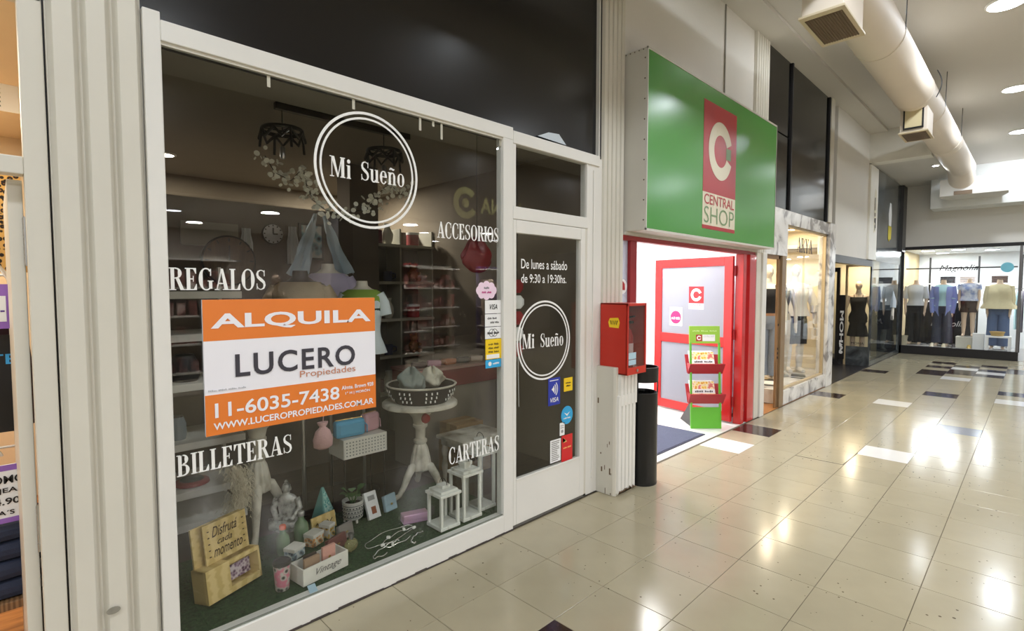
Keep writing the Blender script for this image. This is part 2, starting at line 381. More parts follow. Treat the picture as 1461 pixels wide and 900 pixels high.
for i in range(-20, 37):
    for j in range(0, 16):
        cx, cy = TX0 + (i + .5) * TP, TY0 - (j + .5) * TP
        k = SPECIAL.get((i, j), 'beige')
        if cx > 17.1: continue
        if (k != 'beige' or (j <= 5 and -4 <= i <= 34) or (j == 6 and 0 <= i <= 30)):
            o = bpy.data.objects.new('tile', TM[k]); COL.objects.link(o); o.location = (cx, cy, 0); o.parent = fl
        else:
            h = TP / 2 - .0013; rest.box(cx - h, cx + h, cy - h, cy + h, -.012, 0)
rest.build('tile_field', T_BEIGE, fl, kind='stuff')
jp = [on_z(*q) for q in ((1135, 649.5), (1202.5, 663), (1224, 646))]
for a_, b_ in zip(jp, jp[1:]):
    d_ = b_ - a_; MB().cbox(((a_.x + b_.x) / 2, (a_.y + b_.y) / 2, .0006), (d_.length, .007, .0012), math.atan2(d_.y, d_.x)).build('open_joint', M('open_joint_dark', (52, 46, 40), .9), fl)

# ---- facade wall between and above the shops (y = 0 plane, thickness behind it)
sbox('wall_facade', (3.66, 6.40, 0.02, .22, 2.06, 4.62), WALLM, 'smooth cream wall above the green shop sign', 'wall')
sbox('trim_1', (5.585, 5.60, 0.008, .03, 2.3, 4.6), M('seam_grey', (150, 147, 138), .7), 'thin vertical joint in the cream wall above the green sign', 'trim')
sbox('wall_recess', (9.93, 12.20, 0.0, .25, 2.18, 4.62), WALLM, 'plain cream wall over the recessed dark shop entrance', 'wall')
sbox('wall_far', (16.02, 16.3, -6.4, .6, 2.62, 4.75), WALLM, 'white wall over the shop window at the corridor end', 'wall')
sbox('wall_opposite', (-6, 16.3, -6.7, -6.4, 3.0, 4.75), WALLM, 'cream wall on the opposite side of the corridor', 'wall')
sbox('wall_behind', (-6.3, -6.0, -6.7, .2, 0, 4.75), WALLM, 'cream wall closing the corridor behind the viewer', 'wall')
sbox('ceiling', (-6, 16.3, -6.7, .25, CEIL, CEIL + .1), CEILM, 'flat cream ceiling of the corridor', 'ceiling')
sbox('trim_2', (-6, 12.2, -.285, .22, 4.595, CEIL - .002), CEILM, 'lowered cream ceiling band along the top of the shop fronts', 'trim')
# lowered ceiling block at the left end, sloping cove on the right, bulkhead over the far shop
sbox('trim_3', (12.2, 12.5, -.95, .1, 4.04, CEIL - .002), M('beam_paint', (222, 220, 212), .6, var=.04, scale=1), 'white cross beam where the corridor ceiling drops', 'trim')
sbox('ceiling_lower', (12.5, 16.05, -.95, .3, 4.09, CEIL - .002), CEILM, 'lower white ceiling in the left corner before the far shop', 'ceiling')
N = 12; prof = [(14.75 + .62 * math.sin(R(90) * k / N), CEIL - .33 * (1 - math.cos(R(90) * k / N))) for k in range(N + 1)]
cv = MB().prism(prof + [(15.40, CEIL + .05), (14.75, CEIL + .05)], .95, 6.4, Matrix(((1, 0, 0, 0), (0, 0, -1, 0), (0, 1, 0, 0), (0, 0, 0, 1))))
struct('trim_4', cv, CEILM, 'curved plaster cove between the ceiling and the bulkhead', 'trim', smooth=True)
sbox('trim_5', (15.36, 16.02, -6.4, -.58, 3.43, 4.31), M('bulkhead_paint', (232, 234, 232), .55, var=.03), 'white boxed bulkhead hanging over the far shop window', 'trim', bevel=.01)

# ---- fluted metal pilasters
def flutes(x0, x1, n, base, depth):
    """profile in plan (x, y): n raised flats with slanted sides"""
    pts = [(x0, base)]; w = (x1 - x0) / n
    for k in range(n):
        a = x0 + k * w; pts += [(a + .04 * w, base), (a + .20 * w, base - depth), (a + .78 * w, base - depth * 1.15), (a + .96 * w, base - .1 * depth)]
    pts += [(x1, base), (x1, base + .12), (x0, base + .12)]
    return pts
def pilaster(name, x0, x1, y, z0, z1, n, label, mat=CREAM, depth=.022):
    return struct(name, MB().prism(flutes(x0, x1, n, y, depth), z0, z1), mat, label, 'pilaster', bevel=.0025)
pilaster('trim_6', .155, .430, .012, 0, 4.59, 3, 'tall cream fluted pilaster left of the big shop window', depth=.03)
pilaster('trim_7', 3.385, 3.675, .01, .9, 4.6, 5, 'cream fluted pilaster between the gift shop door and the green sign', depth=.02)
pilaster('trim_8', 6.40, 6.82, .01, 2.04, 4.62, 6, 'cream fluted pilaster right of the green sign', depth=.02)
# pedestal of the second pilaster: boxed out, fluted front, plain painted side
pd = thing('trim_9', 'chipped white fluted pilaster base below the red cabinet', 'pilaster', kind='structure')
MB().prism([(3.335, -.155), (3.345, -.175), (3.60, -.175), (3.60, .1), (3.335, .1)], 0, 1.0).build('casing', CREAM, pd, bevel=.004)
MB().prism(flutes(3.352, 3.60, 5, -.172, .02), .02, .78).build('fluting', WHITE, pd, bevel=.002)
MB().prism(flutes(3.372, 3.612, 5, -.176, .02), .70, .99).build('fluting', WHITE, pd, bevel=.002)
sm = MB().prism(disc(0, 0, .022, 14, .6), 0, .0015, FRONT(.275, -.0265, .40)); struct('trim_26', sm, M('scuff_grey', (140, 136, 124), .8, var=.3, scale=40), 'small grey scuff low on the left pilaster', 'scuff')
chips = MB()
for k in range(26):
    x = random.uniform(3.36, 3.6); h = random.uniform(.008, .03); w = random.uniform(.008, .02)
    chips.prism([(x - w, 0), (x + w, 0), (x + random.uniform(-.5, .5) * w, h)], 0, .004, FRONT(0, -.197, 0.021))
for k in range(10):
    z = random.uniform(.0, .9) ** 1.5; chips.cbox((3.3345, random.uniform(-.15, .02), z), (.002, random.uniform(.004, .012), random.uniform(.01, .05)))
chips.build('paint_chips', M('rust_brown', (104, 84, 62), .85, var=.3, scale=30), pd)

# ---- white side posts of the gift shop front and of the left shop
sbox('trim_10', (.432, .490, -.012, .06, 0, 2.66), WHITE, 'white timber post at the left edge of the big shop window', 'trim', bevel=.004)
sbox('trim_11', (3.20, 3.385, .0, .07, 0, 2.60), WHITE, 'white timber post right of the gift shop door', 'trim', bevel=.006)
sbox('trim_12', (3.268, 3.283, -.008, .0, .12, 2.5), WHITE, 'slim white bead on the post beside the gift shop door', 'trim', bevel=.003)
# fascia over the gift shop
sbox('wall_fascia', (.20, 3.36, .03, .2, 2.60, 4.62), BLACKP, 'glossy black fascia panel above the gift shop window', 'panel')
sbox('trim_13', (3.352, 3.386, .012, .08, 2.60, 4.6), M('dark_edge', (40, 38, 40), .5), 'dark metal edge strip right of the black fascia', 'trim')
sbox('trim_14', (3.338, 3.350, .0, .03, 2.62, 4.6), WHITE, 'thin white strip at the right end of the black fascia', 'trim')

# ---- room of the gift shop
BROWN = M('dim_brown_wall', (128, 116, 98), .75, var=.12, scale=1.5)
BROWN2 = M('dark_taupe_wall', (104, 94, 82), .75, var=.15, scale=1.2)
sbox('wall_giftshop_back', (.3, 3.62, 3.9, 4.0, 0, 2.9), BROWN, 'dim brown back wall inside the gift shop', 'wall')
sbox('wall_giftshop_left', (.26, .32, .07, 3.9, 0, 2.9), BROWN2, 'dark taupe side wall inside the gift shop', 'wall')
sbox('wall_giftshop_right', (3.60, 3.655, .12, 3.9, 0, 2.9), BROWN, 'brown right side wall inside the gift shop', 'wall')
sbox('ceiling_giftshop', (.3, 3.62, .2, 4.0, 2.78, 2.85), M('dim_ceiling', (150, 142, 128), .8, var=.06), 'dim ceiling inside the gift shop', 'ceiling')
sbox('floor_giftshop', (.3, 3.62, 0.05, 4.0, -.05, .002), ramp_mat('dark_laminate', 'noise', [(.3, (58, 44, 34)), (.7, (84, 66, 50))], 5, .4, stretch=(1, 8, 1)), 'dark wooden floor inside the gift shop', 'floor')
sbox('wall_giftshop_pier', (2.42, 2.72, 2.2, 2.45, .0, 2.78), BROWN2, 'dark square pier inside the gift shop', 'pier')
# ================================================================ GIFT SHOP FRONT
GY = 0.012       # glass plane
w1 = thing('window_1', 'large white framed gift shop window with white lettering', 'window', kind='structure')
MB().box(.49, 2.399, -.012, .055, 2.553, 2.632).build('top_rail', WHITE, w1, bevel=.004)
MB().box(.452, 2.312, -.014, .06, .0, .122).build('bottom_rail', WHITE, w1, bevel=.004)
MB().box(2.312, 2.398, -.012, .055, .0, 2.553).build('mullion', WHITE, w1, bevel=.004)
MB().box(.478, .492, -.004, .03, .12, 2.555).build('glazing_bead', WHITE, w1, bevel=.002)
MB().box(.49, 2.312, -.002, .006, 2.540, 2.556).build('glazing_bead', CREAM, w1, bevel=.002)
MB().box(.49, 2.312, -.003, .006, .118, .128).build('glazing_bead', M('dirty_sealant', (120, 124, 112), .7, var=.3, scale=30), w1)
MB().box(.49, 2.312, GY, GY + .006, .12, 2.556).build('pane', PANE, w1)
gap = MB(); x = .5
while x < 2.37:      # ragged dark crack where the rail meets the floor
    d = random.uniform(.03, .08); gap.box(x, x + d, -.019, -.010, .0, random.uniform(.004, .012)); x += d
gap.build('dirt_line', M('dirt', (70, 62, 58), .95, var=.4, scale=40), w1)
drip = MB()
for px, h in ((500, .05), (596, .07), (615, .03), (627, .09), (378, .05), (712, .04)):
    q = on_y(px, 0, GY); top = 2.54; xx = q.x; drip.box(xx, xx + .014, .009, GY - .0005, top - h, top)
drip.build('old_tape', M('old_tape', (196, 192, 176), .7), w1)
FG = lambda: FRONT(0, GY - .0005, 0)
serif('REGALOS', (.495, 1.595, .862, 1.685), FG()).build('lettering', VINYL, w1, label='white serif lettering REGALOS')
serif('BILLETERAS', (.50, .838, .962, .926), FG()).build('lettering', VINYL, w1, label='white serif lettering BILLETERAS')
serif('ACCESORIOS', (1.808, 1.893, 2.288, 1.985), FG()).build('lettering', VINYL, w1, label='white serif lettering ACCESORIOS')
serif('CARTERAS', (1.882, .556, 2.290, .656), FG()).build('lettering', VINYL, w1, label='white serif lettering CARTERAS')
lg = flat(ring_polys(1.385, 2.20, .279, .292) + ring_polys(1.385, 2.20, .254, .264), FG())
lg.build('logo_ring', VINYL, w1, label='white double ring of the window logo')
serif('Mi', (1.172, 2.145, 1.282, 2.243), FG()).build('lettering', VINYL, w1, label='white serif word Mi inside the window ring'); serif('Sueño', (1.338, 2.148, 1.592, 2.245), FG()).build('lettering', VINYL, w1, label='white serif word Sueño inside the window ring')

# transom over the door
w2 = thing('window_2', 'small transom pane above the gift shop door', 'window', kind='structure')
MB().box(2.40, 3.34, -.012, .055, 2.535, 2.615).build('top_rail', WHITE, w2, bevel=.004)
MB().box(2.40, 3.20, -.010, .055, 2.052, 2.135).build('transom_rail', WHITE, w2, bevel=.006)
MB().box(3.186, 3.20, -.006, .04, 2.135, 2.535).build('stile', WHITE, w2, bevel=.002)
MB().box(2.402, 2.43, -.006, .04, 2.135, 2.535).build('stile', WHITE, w2, bevel=.002)
MB().box(2.42, 3.19, GY, GY + .006, 2.13, 2.54).build('pane', PANE, w2)
sc = MB().prism([(2.64, 2.63), (2.94, 2.625), (2.90, 2.655), (2.86, 2.685), (2.75, 2.675)], 0, .004, FRONT(0, -.0, 0))
tag(sc.build('paper_scrap', M('pale_scrap', (196, 206, 214), .5)), 'crumpled pale scrap lying on the ledge above the transom', 'scrap')

# the door
d1 = thing('door_1', 'white gift shop door with a tall glass pane', 'door', kind='structure')
MB().box(2.402, 2.432, -.008, .04, .02, 2.05).build('stile', WHITE, d1, bevel=.004)
MB().box(3.115, 3.168, -.008, .04, .02, 2.05).build('stile', WHITE, d1, bevel=.004)
MB().box(2.432, 3.115, -.008, .04, 1.965, 2.05).build('rail', WHITE, d1, bevel=.004)
MB().box(2.432, 3.115, -.008, .04, .02, .322).build('kick_panel', WHITE, d1, bevel=.004)
MB().box(2.43, 3.118, -.012, -.004, .318, .332).build('glazing_bead', WHITE, d1, bevel=.002)
MB().box(3.168, 3.20, .0, .045, .0, 2.06).build('jamb', CREAM, d1, bevel=.003)
MB().box(2.43, 3.118, GY, GY + .006, .32, 1.968).build('pane', PANE, d1)
MB().box(2.40, 3.2, .0, .05, .0, .018).build('threshold', M('threshold_grey', (112, 110, 104), .7, var=.3, scale=20), d1)
lg = flat(ring_polys(2.733, 1.24, .266, .279) + ring_polys(2.733, 1.24, .242, .252), FG())
lg.build('logo_ring', VINYL, d1, label='white double ring of the door logo')
serif('Mi', (2.505, 1.195, 2.625, 1.295), FG()).build('lettering', VINYL, d1, label='white serif word Mi inside the door ring'); serif('Sueño', (2.69, 1.192, 2.935, 1.29), FG()).build('lettering', VINYL, d1, label='white serif word Sueño inside the door ring')
sans('De lunes a sábado', (2.495, 1.735, 2.975, 1.800), FG(), .006).build('lettering', VINYL, d1, label='white opening days De lunes a sábado'); sans('de 9:30 a 19:30hs.', (2.495, 1.640, 2.965, 1.700), FG(), .006).build('lettering', VINYL, d1, label='white opening hours de 9:30 a 19:30hs.')

# ---- the rental sign: one printed board stuck on the glass
ORANGE = M('sign_orange', (232, 126, 44), .42, var=.03); SWHITE = M('sign_white', (240, 239, 246), .42, var=.02); CHAR = M('sign_charcoal', (58, 56, 66), .5)
rs = thing('rental_sign', 'orange and white ALQUILA board stuck on the gift shop glass', 'sign', (.605, 0, .985))
FS = lambda y=-.004: FRONT(0, y, 0)
MB().box(0, .79, -.004, .010, 0, .57).build('board', SWHITE, rs)
flat([rect(0, .398, .79, .57)], FS(), .001).build('band', ORANGE, rs); flat([rect(0, 0, .79, .172)], FS(), .001).build('band', ORANGE, rs)
FT = FS(-.0055)
sans('ALQUILA', (.028, .438, .765, .512), FT, .028).build('lettering', SWHITE, rs, label='white bold lettering ALQUILA')
sans('LUCERO', (.118, .236, .675, .336), FT, .020, spacing=1.15).build('lettering', CHAR, rs, label='charcoal lettering LUCERO')
sans('Propiedades', (.395, .192, .676, .232), FT).build('lettering', M('sign_text_brown', (196, 130, 96), .5), rs)
sans('11-6035-7438', (.035, .072, .588, .136), FT, .016).build('lettering', SWHITE, rs, label='white phone number 11-6035-7438')
sans('WWW.LUCEROPROPIEDADES.COM.AR', (.028, .022, .775, .052), FT, .022).build('lettering', SWHITE, rs)
sans('Almte. Brown 928', (.60, .115, .775, .135), FT, .02).build('lettering', SWHITE, rs); sans('1° H | MORÓN', (.62, .085, .755, .105), FT, .02).build('lettering', SWHITE, rs)
marks((.012, .185, .16, .194), FT, seed=15, words=4).build('lettering', M('faint_grey', (190, 190, 196), .6), rs)

# ---- small stickers
def sticker(name, label, cat, x0, z0, x1, z1, mat, y=GY - .0012, group=None, round_=False):
    o = thing(name, label, cat, ((x0 + x1) / 2, y, z0), group=group)
    w, h = (x1 - x0) / 2, z1 - z0
    p = disc(0, h / 2, w, 28, h / 2 / w) if round_ else rect(-w, 0, w, h)
    flat([p], FRONT(0, 0, 0), .001).build('backing', mat, o); return o, w, h
SY = FRONT(0, -.001, 0)
BLUE = M('card_blue', (38, 56, 168), .4); YEL = M('sticker_yellow', (244, 206, 28), .4); CYAN = M('sticker_cyan', (48, 168, 224), .4); REDS = M('sticker_red', (214, 36, 40), .4)
o, w, h = sticker('visa_sticker', 'white VISA sticker, topmost of the column on the window edge', 'sticker', 2.172, 1.445, 2.309, 1.528, PAPER)
sans('VISA', (-.03, .025, .035, .058), SY, .01, .3).build('lettering', INK, o)
o, w, h = sticker('card_sticker', 'white card sticker with two grey lines below the VISA sticker', 'sticker', 2.172, 1.363, 2.309, 1.441, PAPER)
marks((-.05, .044, .03, .060), SY, seed=2).build('lettering', M('grey_ink', (120, 120, 122), .5), o); marks((-.025, .018, .05, .034), SY, seed=3).build('lettering', M('grey_ink', (120, 120, 122), .5), o)
o, w, h = sticker('maestro_sticker', 'white sticker with crossed rings above the yellow sticker', 'sticker', 2.172, 1.285, 2.309, 1.359, PAPER)
a = flat(ring_polys(-.012, .037, .022, .025, 24) + ring_polys(.012, .037, .022, .025, 24), SY, .0006); a.join(marks((-.05, .029, .05, .045), FRONT(0, -.0016, 0), seed=4)); a.build('emblem', INK, o)
o, w, h = sticker('payment_sticker', 'yellow payment sticker at the right edge of the window', 'sticker', 2.175, 1.155, 2.312, 1.282, YEL)
a = marks((-.045, .088, .045, .104), SY, seed=5); a.join(marks((-.045, .064, .045, .080), SY, seed=6)); a.join(marks((-.045, .040, .045, .054), SY, seed=7)); a.build('lettering', M('olive_ink', (120, 100, 20), .5), o)
flat([rect(-.06, .004, .05, .03)], SY, .0006).build('emblem', PAPER, o)
o, w, h = sticker('blue_wallet_sticker', 'small light blue sticker below the yellow one on the window', 'sticker', 2.175, 1.10, 2.309, 1.152, CYAN)
a = flat([disc(-.03, .026, .014, 20)], SY, .0006); a.join(marks((-.005, .020, .05, .034), SY, seed=8, words=1)); a.build('emblem', PAPER, o)
PINKW = M('pearl_pink', (240, 214, 232), .4)
o = thing('cloud_sticker', 'pink and white cloud shaped sticker under ACCESORIOS', 'sticker', (2.185, GY - .0012, 1.545))
flat([disc(.058 * math.cos(a), .045 + .032 * math.sin(a), .028, 18) for a in [k * .785 for k in range(8)]] + [disc(0, .045, .055, 24, .7)], FRONT(0, 0, 0), .001).build('backing', PINKW, o)
marks((-.022, .054, .022, .070), SY, seed=9, words=1).build('lettering', M('grey_ink', (120, 120, 122), .5), o); marks((-.04, .026, .04, .042), SY, seed=10).build('lettering', M('magenta_ink', (190, 60, 130), .5), o)
o, w, h = sticker('contactless_sticker', 'blue contactless VISA sticker on the gift shop door', 'sticker', 2.772, .765, 2.902, .962, BLUE)
a = sans('VISA', (-.045, .022, .045, .055), SY, .015, .25); 
for k in range(3): a.join(flat(ring_polys(-.035, .115, .03 + .018 * k, .038 + .018 * k, 12, -40, 40), SY, .0006))
a.join(flat([[(-.03, .115), (.0, .09), (.0, .14)], rect(-.05, .176, .045, .182)], SY, .0006)); a.build('lettering', PAPER, o)
o, w, h = sticker('smile_sticker', 'yellow square sticker near the right edge of the gift shop door', 'sticker', 2.945, .845, 3.045, .945, YEL)
a = marks((-.03, .056, .03, .070), SY, seed=11, words=1); a.join(marks((-.025, .034, .025, .048), SY, seed=12, words=1)); a.build('lettering', INK, o)
o, w, h = sticker('round_blue_sticker', 'round light blue sticker low on the gift shop door', 'sticker', 2.915, .60, 3.05, .735, CYAN, round_=True)
a = flat([[(-.035, .09), (0, .06), (.035, .09), (0, .075)]], SY, .0006); a.join(marks((-.04, .04, .04, .053), SY, seed=13)); a.build('emblem', PAPER, o)
o, w, h = sticker('narrow_white_sticker', 'narrow white sticker under the round blue one on the door', 'sticker', 2.90, .525, 2.955, .62, PAPER)
flat([disc(0, .03, .012, 14), rect(-.018, .055, .018, .06), rect(-.018, .07, .018, .075)], SY, .0006).build('emblem', M('pale_grey_ink', (150, 150, 150), .5), o)
o, w, h = sticker('notice_sticker', 'white printed notice at the bottom of the gift shop door pane', 'sticker', 2.795, .345, 2.912, .510, PAPER)
a = MB()
for k in range(11): a.join(flat([rect(-.045, .012 + k * .0135, -.045 + random.uniform(.06, .09), .018 + k * .0135)], SY, .0006))
a.build('lettering', M('notice_ink', (140, 138, 136), .6), o)
o, w, h = sticker('red_card_sticker', 'red card sticker at the bottom right of the door pane', 'sticker', 2.922, .325, 3.048, .520, REDS)
a = marks((-.045, .095, .045, .108), SY, seed=14); a.join(flat([[(-.05, .18), (.0, .145), (-.05, .14), (-.01, .155)]], SY, .0006)); a.build('lettering', M('sticker_gold', (244, 196, 120), .5), o)
# ================================================================ WINDOW DISPLAY OF THE GIFT SHOP
ZT = .126
def turf_mat():
    m = ramp_mat('artificial_turf', 'noise', [(.3, (24, 44, 26)), (.6, (44, 74, 42)), (.8, (62, 92, 54))], 60, .9, bump=.6); return m
sbox('floor_platform', (.40, 2.40, .06, 1.30, .003, .108), M('platform_wood', (52, 44, 38), .7), 'low dark display platform behind the gift shop window', 'platform')
tf = tag(MB().box(.405, 2.39, .062, .80, .109, .119).build('artificial_turf', turf_mat()), 'dark green artificial turf mat in the shop window', 'turf mat')
rng = random.Random(3); bl = MB()
for k in range(9000):
    x, y = rng.uniform(.42, 2.38), rng.uniform(.065, .79); a = rng.uniform(0, 6.28); h = rng.uniform(.002, .006); dx, dy = .0022 * math.cos(a), .0022 * math.sin(a)
    bl.add([(x - dx, y - dy, .119), (x + dx, y + dy, .119), (x + rng.uniform(-.006, .006), y + rng.uniform(-.006, .006), .12 + h)], [(0, 1, 2)])
b_ = bl.build('pile', turf_mat(), tf); b_['kind'] = 'stuff'

LWOOD = ramp_mat('distressed_white_wood', 'noise', [(.28, (176, 172, 158)), (.42, (226, 226, 218)), (.8, (236, 236, 230))], 14, .6, stretch=(1, 1, .25))
def lantern(x, y, w, h, label):
    o = thing('candle_lantern', label, 'lantern', (x, y, ZT), group='white wooden candle lanterns in the shop window')
    a = w / 2; p = .018; hb = .022; zr = h * .78
    MB().box(-a, a, -a, a, 0, hb).build('base', LWOOD, o, bevel=.003)
    for sx in (-1, 1):
        for sy in (-1, 1): MB().box(sx * (a - .012) - p / 2, sx * (a - .012) + p / 2, sy * (a - .012) - p / 2, sy * (a - .012) + p / 2, hb, zr).build('post', LWOOD, o, bevel=.002)
    MB().box(-a - .006, a + .006, -a - .006, a + .006, zr, zr + .018).build('roof_plate', LWOOD, o, bevel=.003)
    MB().prism([(-a * .86, -a * .86), (a * .86, -a * .86), (a * .86, a * .86), (-a * .86, a * .86)], zr + .018, zr + .034).build('roof_step', LWOOD, o, bevel=.003)
    k = a * .34; MB().box(-k, k, -k, k, zr + .034, h * .93).build('chimney', LWOOD, o, bevel=.002)
    MB().box(-k * 1.25, k * 1.25, -k * 1.25, k * 1.25, h * .93, h).build('cap', LWOOD, o, bevel=.003)
    MB().tube([(0, .035 * math.cos(t), h + .035 * math.sin(t)) for t in [math.pi * i / 10 for i in range(11)]], .0022, 6).build('handle', BLACKM, o, smooth=True)
    for sx in (-1, 1): MB().box(sx * (a - .012) - .001, sx * (a - .012) + .001, -a + .02, a - .02, hb, zr).build('glass', CLEAR, o)
lantern(1.945, .150, .150, .262, 'smallest white wooden lantern, front left of the three')
lantern(2.130, .160, .156, .365, 'middle height white wooden lantern between the other two')
lantern(2.300, .205, .150, .47, 'tallest white wooden lantern at the window corner')

# ---- pedestal tables
CARVE = ramp_mat('aged_white_carving', 'noise', [(.3, (150, 142, 124)), (.5, (206, 200, 184)), (.8, (224, 220, 208))], 9, .6)
def pedestal_table(x, y, z0, h, r, label, rot=0):
    o = thing('pedestal_table', label, 'table', (x, y, z0), rot)
    MB().lathe([(r * .96, h - .035), (r, h - .028), (r, h - .008), (r * .97, h)], 32).build('table_top', CARVE, o, smooth=True)
    MB().lathe([(.11, h - .036), (.115, h - .05), (.095, h - .07), (.055, h - .12), (.045, h - .165), (.052, h - .17), (.052, h - .185), (.036, h - .20), (.034, h - .27), (.048, h - .28), (.048, h - .295), (.036, h - .31)], 20).build('column', CARVE, o, smooth=True)
    bell = []
    for r_, z in ((.036, h - .31), (.050, h - .34), (.062, h - .40), (.072, h - .46), (.070, h - .49), (.04, h - .51)):
        bell.append([Vector((r_ * (1 + .07 * math.cos(9 * t)) * math.cos(t), r_ * (1 + .07 * math.cos(9 * t)) * math.sin(t), z)) for t in [2 * math.pi * i / 54 for i in range(54)]])
    MB().loft(bell).build('carved_bell', CARVE, o, smooth=True)
    for k in range(3):
        a = R(90 + 120 * k); d = Vector((math.cos(a), math.sin(a), 0)); q = h - .47
        pts = [d * .03 + Vector((0, 0, q + .02)), d * .075 + Vector((0, 0, q)), d * .115 + Vector((0, 0, q * .72)), d * .145 + Vector((0, 0, q * .42)), d * .185 + Vector((0, 0, q * .18)), d * .24 + Vector((0, 0, .030)), d * .275 + Vector((0, 0, .020))]
        MB().tube(pts, [.024, .030, .027, .021, .018, .020, .016], 10).build('leg', CARVE, o, smooth=True)
    return o
pedestal_table(1.10, .88, ZT, .745, .24, 'aged white tripod table with a fluffy garland at the left of the display', R(35))
pedestal_table(2.13, .66, ZT, .68, .265, 'aged white carved tripod table carrying the woven basket', R(-28))
# carved acanthus ring around the second column
# fluffy garland hanging on the left table
fz = MB(); rng = random.Random(5)
for k in range(3200):
    t = rng.random(); x = .045 * math.sin(t * 5) + rng.gauss(0, .030); y = rng.gauss(0, .026); z = -.42 * t
    l = rng.uniform(.02, .05); a = rng.uniform(0, 6.28); d = Vector((math.cos(a) * .5, math.sin(a) * .5, -rng.uniform(.2, 1))).normalized() * l
    p = Vector((x, y, z)); s = Vector((.0016, 0, 0)); fz.add([p - s, p + s, p + d], [(0, 1, 2)])
gar = thing('fluffy_garland', 'fluffy cream feather garland hanging from the left table', 'garland', tuple(on_y(332, 665, .72)))
MB().tube([(.045 * math.sin(t * 5), 0, -.42 * t) for t in [i / 14 for i in range(15)]], [.008 + .016 * math.sin(math.pi * (i + .5) / 15) for i in range(15)], 8).build('core', M('cream_fluff', (214, 204, 180), .95, var=.15, scale=40), gar, smooth=True)
fz.build('fluff', M('cream_fluff', (214, 204, 180), .95), gar)['kind'] = 'stuff'
# ---- basket on the second table
bk = thing('woven_basket', 'black basket with white stitching on the carved table', 'basket', (2.13, .64, ZT + .681))
MB().lathe([(.18, 0), (.225, .06), (.245, .12), (.235, .12), (.215, .06), (.17, .006)], 28, cap=False).build('body', M('black_weave', (38, 36, 34), .8, var=.3, scale=60, bump=.5), bk, smooth=True)
MB().lathe([(.17, .001), (.17, .008)], 28).build('bottom', BLACKM, bk)
st = MB()
for k in range(40):
    a = 2 * math.pi * k / 40
    if k % 5 in (0, 1): continue
    for z, r in ((.03, .207), (.06, .229), (.09, .240)): st.cbox((r * math.cos(a), r * math.sin(a), z), (.004, .008, .016), a)
st.build('stitching', VINYL, bk, kind='stuff'); MB().lathe([(.243, .115), (.25, .124), (.243, .13), (.232, .124), (.243, .115)], 28, cap=False).build('rim', CARVE, bk, smooth=True)
def cloth_lump(name, label, x, y, z, rx, ry, rz_, mat, seed, cat='scarf', rough=.35):
    rng = random.Random(seed); n, m = 44, 22; rings = []
    ph = [rng.uniform(0, 6.28) for _ in range(6)]
    for j in range(1, m):
        t = math.pi * j / m; ring = []
        for i in range(n):
            a = 2 * math.pi * i / n; k = 1 + rough * (.35 * math.sin(3 * a + ph[0] + 2 * t) + .22 * math.sin(9 * a + ph[1] - 3 * t) + .3 * math.sin(5 * t + ph[2] + 2 * a))
            ring.append(Vector((rx * math.sin(t) * math.cos(a) * k, ry * math.sin(t) * math.sin(a) * k, rz_ * (1 - math.cos(t)) * .5 * (1 + .15 * math.sin(4 * a + ph[3])))))
        rings.append(ring)
    o = thing(name, label, cat, (x, y, z)); MB().loft(rings).build('fabric', mat, o, smooth=True); return o
cloth_lump('scarf', 'pale grey green scarf bundled in the basket', 2.03, .62, .88, .085, .10, .16, M('greygreen_cloth', (138, 148, 142), .9, var=.2, scale=14, bump=.4), 1)
cloth_lump('scarf', 'ivory knitted scarf bundled in the basket', 2.235, .66, .885, .075, .09, .14, M('ivory_cloth', (206, 200, 180), .9, var=.15, scale=20, bump=.5), 2)
tag(MB().ball((2.10, .55, .70), (.032, .03, .034), 14, 8).build('felt_heart', M('felt_red', (150, 44, 44), .9, var=.2), smooth=True), 'small red felt heart on the carved table column', 'ornament')

# ---- wooden keepsake box at the left corner
PINE = ramp_mat('pale_pine', 'wave', [(.2, (206, 178, 112)), (.7, (226, 200, 138))], 5, .55, dist=4, stretch=(1, 1, 6))
p0 = on_z(300, 872, ZT); p1 = on_z(376, 826, ZT)
bx = thing('keepsake_box', 'pale pine box with script text leaning in the left corner', 'box', (p0.x, p0.y + .02, ZT + .0145), math.atan2(p1.y - p0.y, p1.x - p0.x))
Wb = (p1 - p0).length; lean = Matrix.Rotation(R(-8), 4, 'X')
def wood(name, *bs, mat=PINE):
    m = MB()
    for b in bs: m.box(*b)
    return m.xf(lean).build(name, mat, bx, bevel=.002)
wood('side_panel', (0, Wb * .42, -.004, .012, 0, .155)); wood('side_panel', (0, .012, .012, .10, 0, .155)); wood('side_panel', (Wb - .012, Wb, -.004, .10, 0, .155))
wood('bottom', (0, Wb, .012, .10, 0, .012)); wood('rail', (Wb * .42, Wb, -.004, .012, .0, .030)); wood('rail', (Wb * .42, Wb, -.004, .012, .135, .155)); wood('top_panel', (0, Wb * .42, .012, .10, .143, .155))
wood('back_panel', (.012, Wb - .012, .088, .10, .012, .34))
wood('lid', (Wb * .16, Wb * .96, .05, .062, .156, .345))
fr = bx and (lean @ FRONT(0, .0495, 0))
BURN = M('burnt_brown', (70, 52, 30), .7); sans('Disfrutá', (Wb * .30, .275, Wb * .78, .325), fr, .006, .4).build('lettering', BURN, bx); sans('cada', (Wb * .38, .235, Wb * .66, .265), fr, .006, .4).build('lettering', BURN, bx); sans('momento', (Wb * .30, .180, Wb * .84, .222), fr, .006, .4).build('lettering', BURN, bx); a = MB()
for k in range(5):
    for sx in (.24, .88): a.join(flat([disc(Wb * sx, .19 + .03 * k, .006, 8, .5)], fr, .001))
a.build('leaf_print', BURN, bx, kind='stuff')
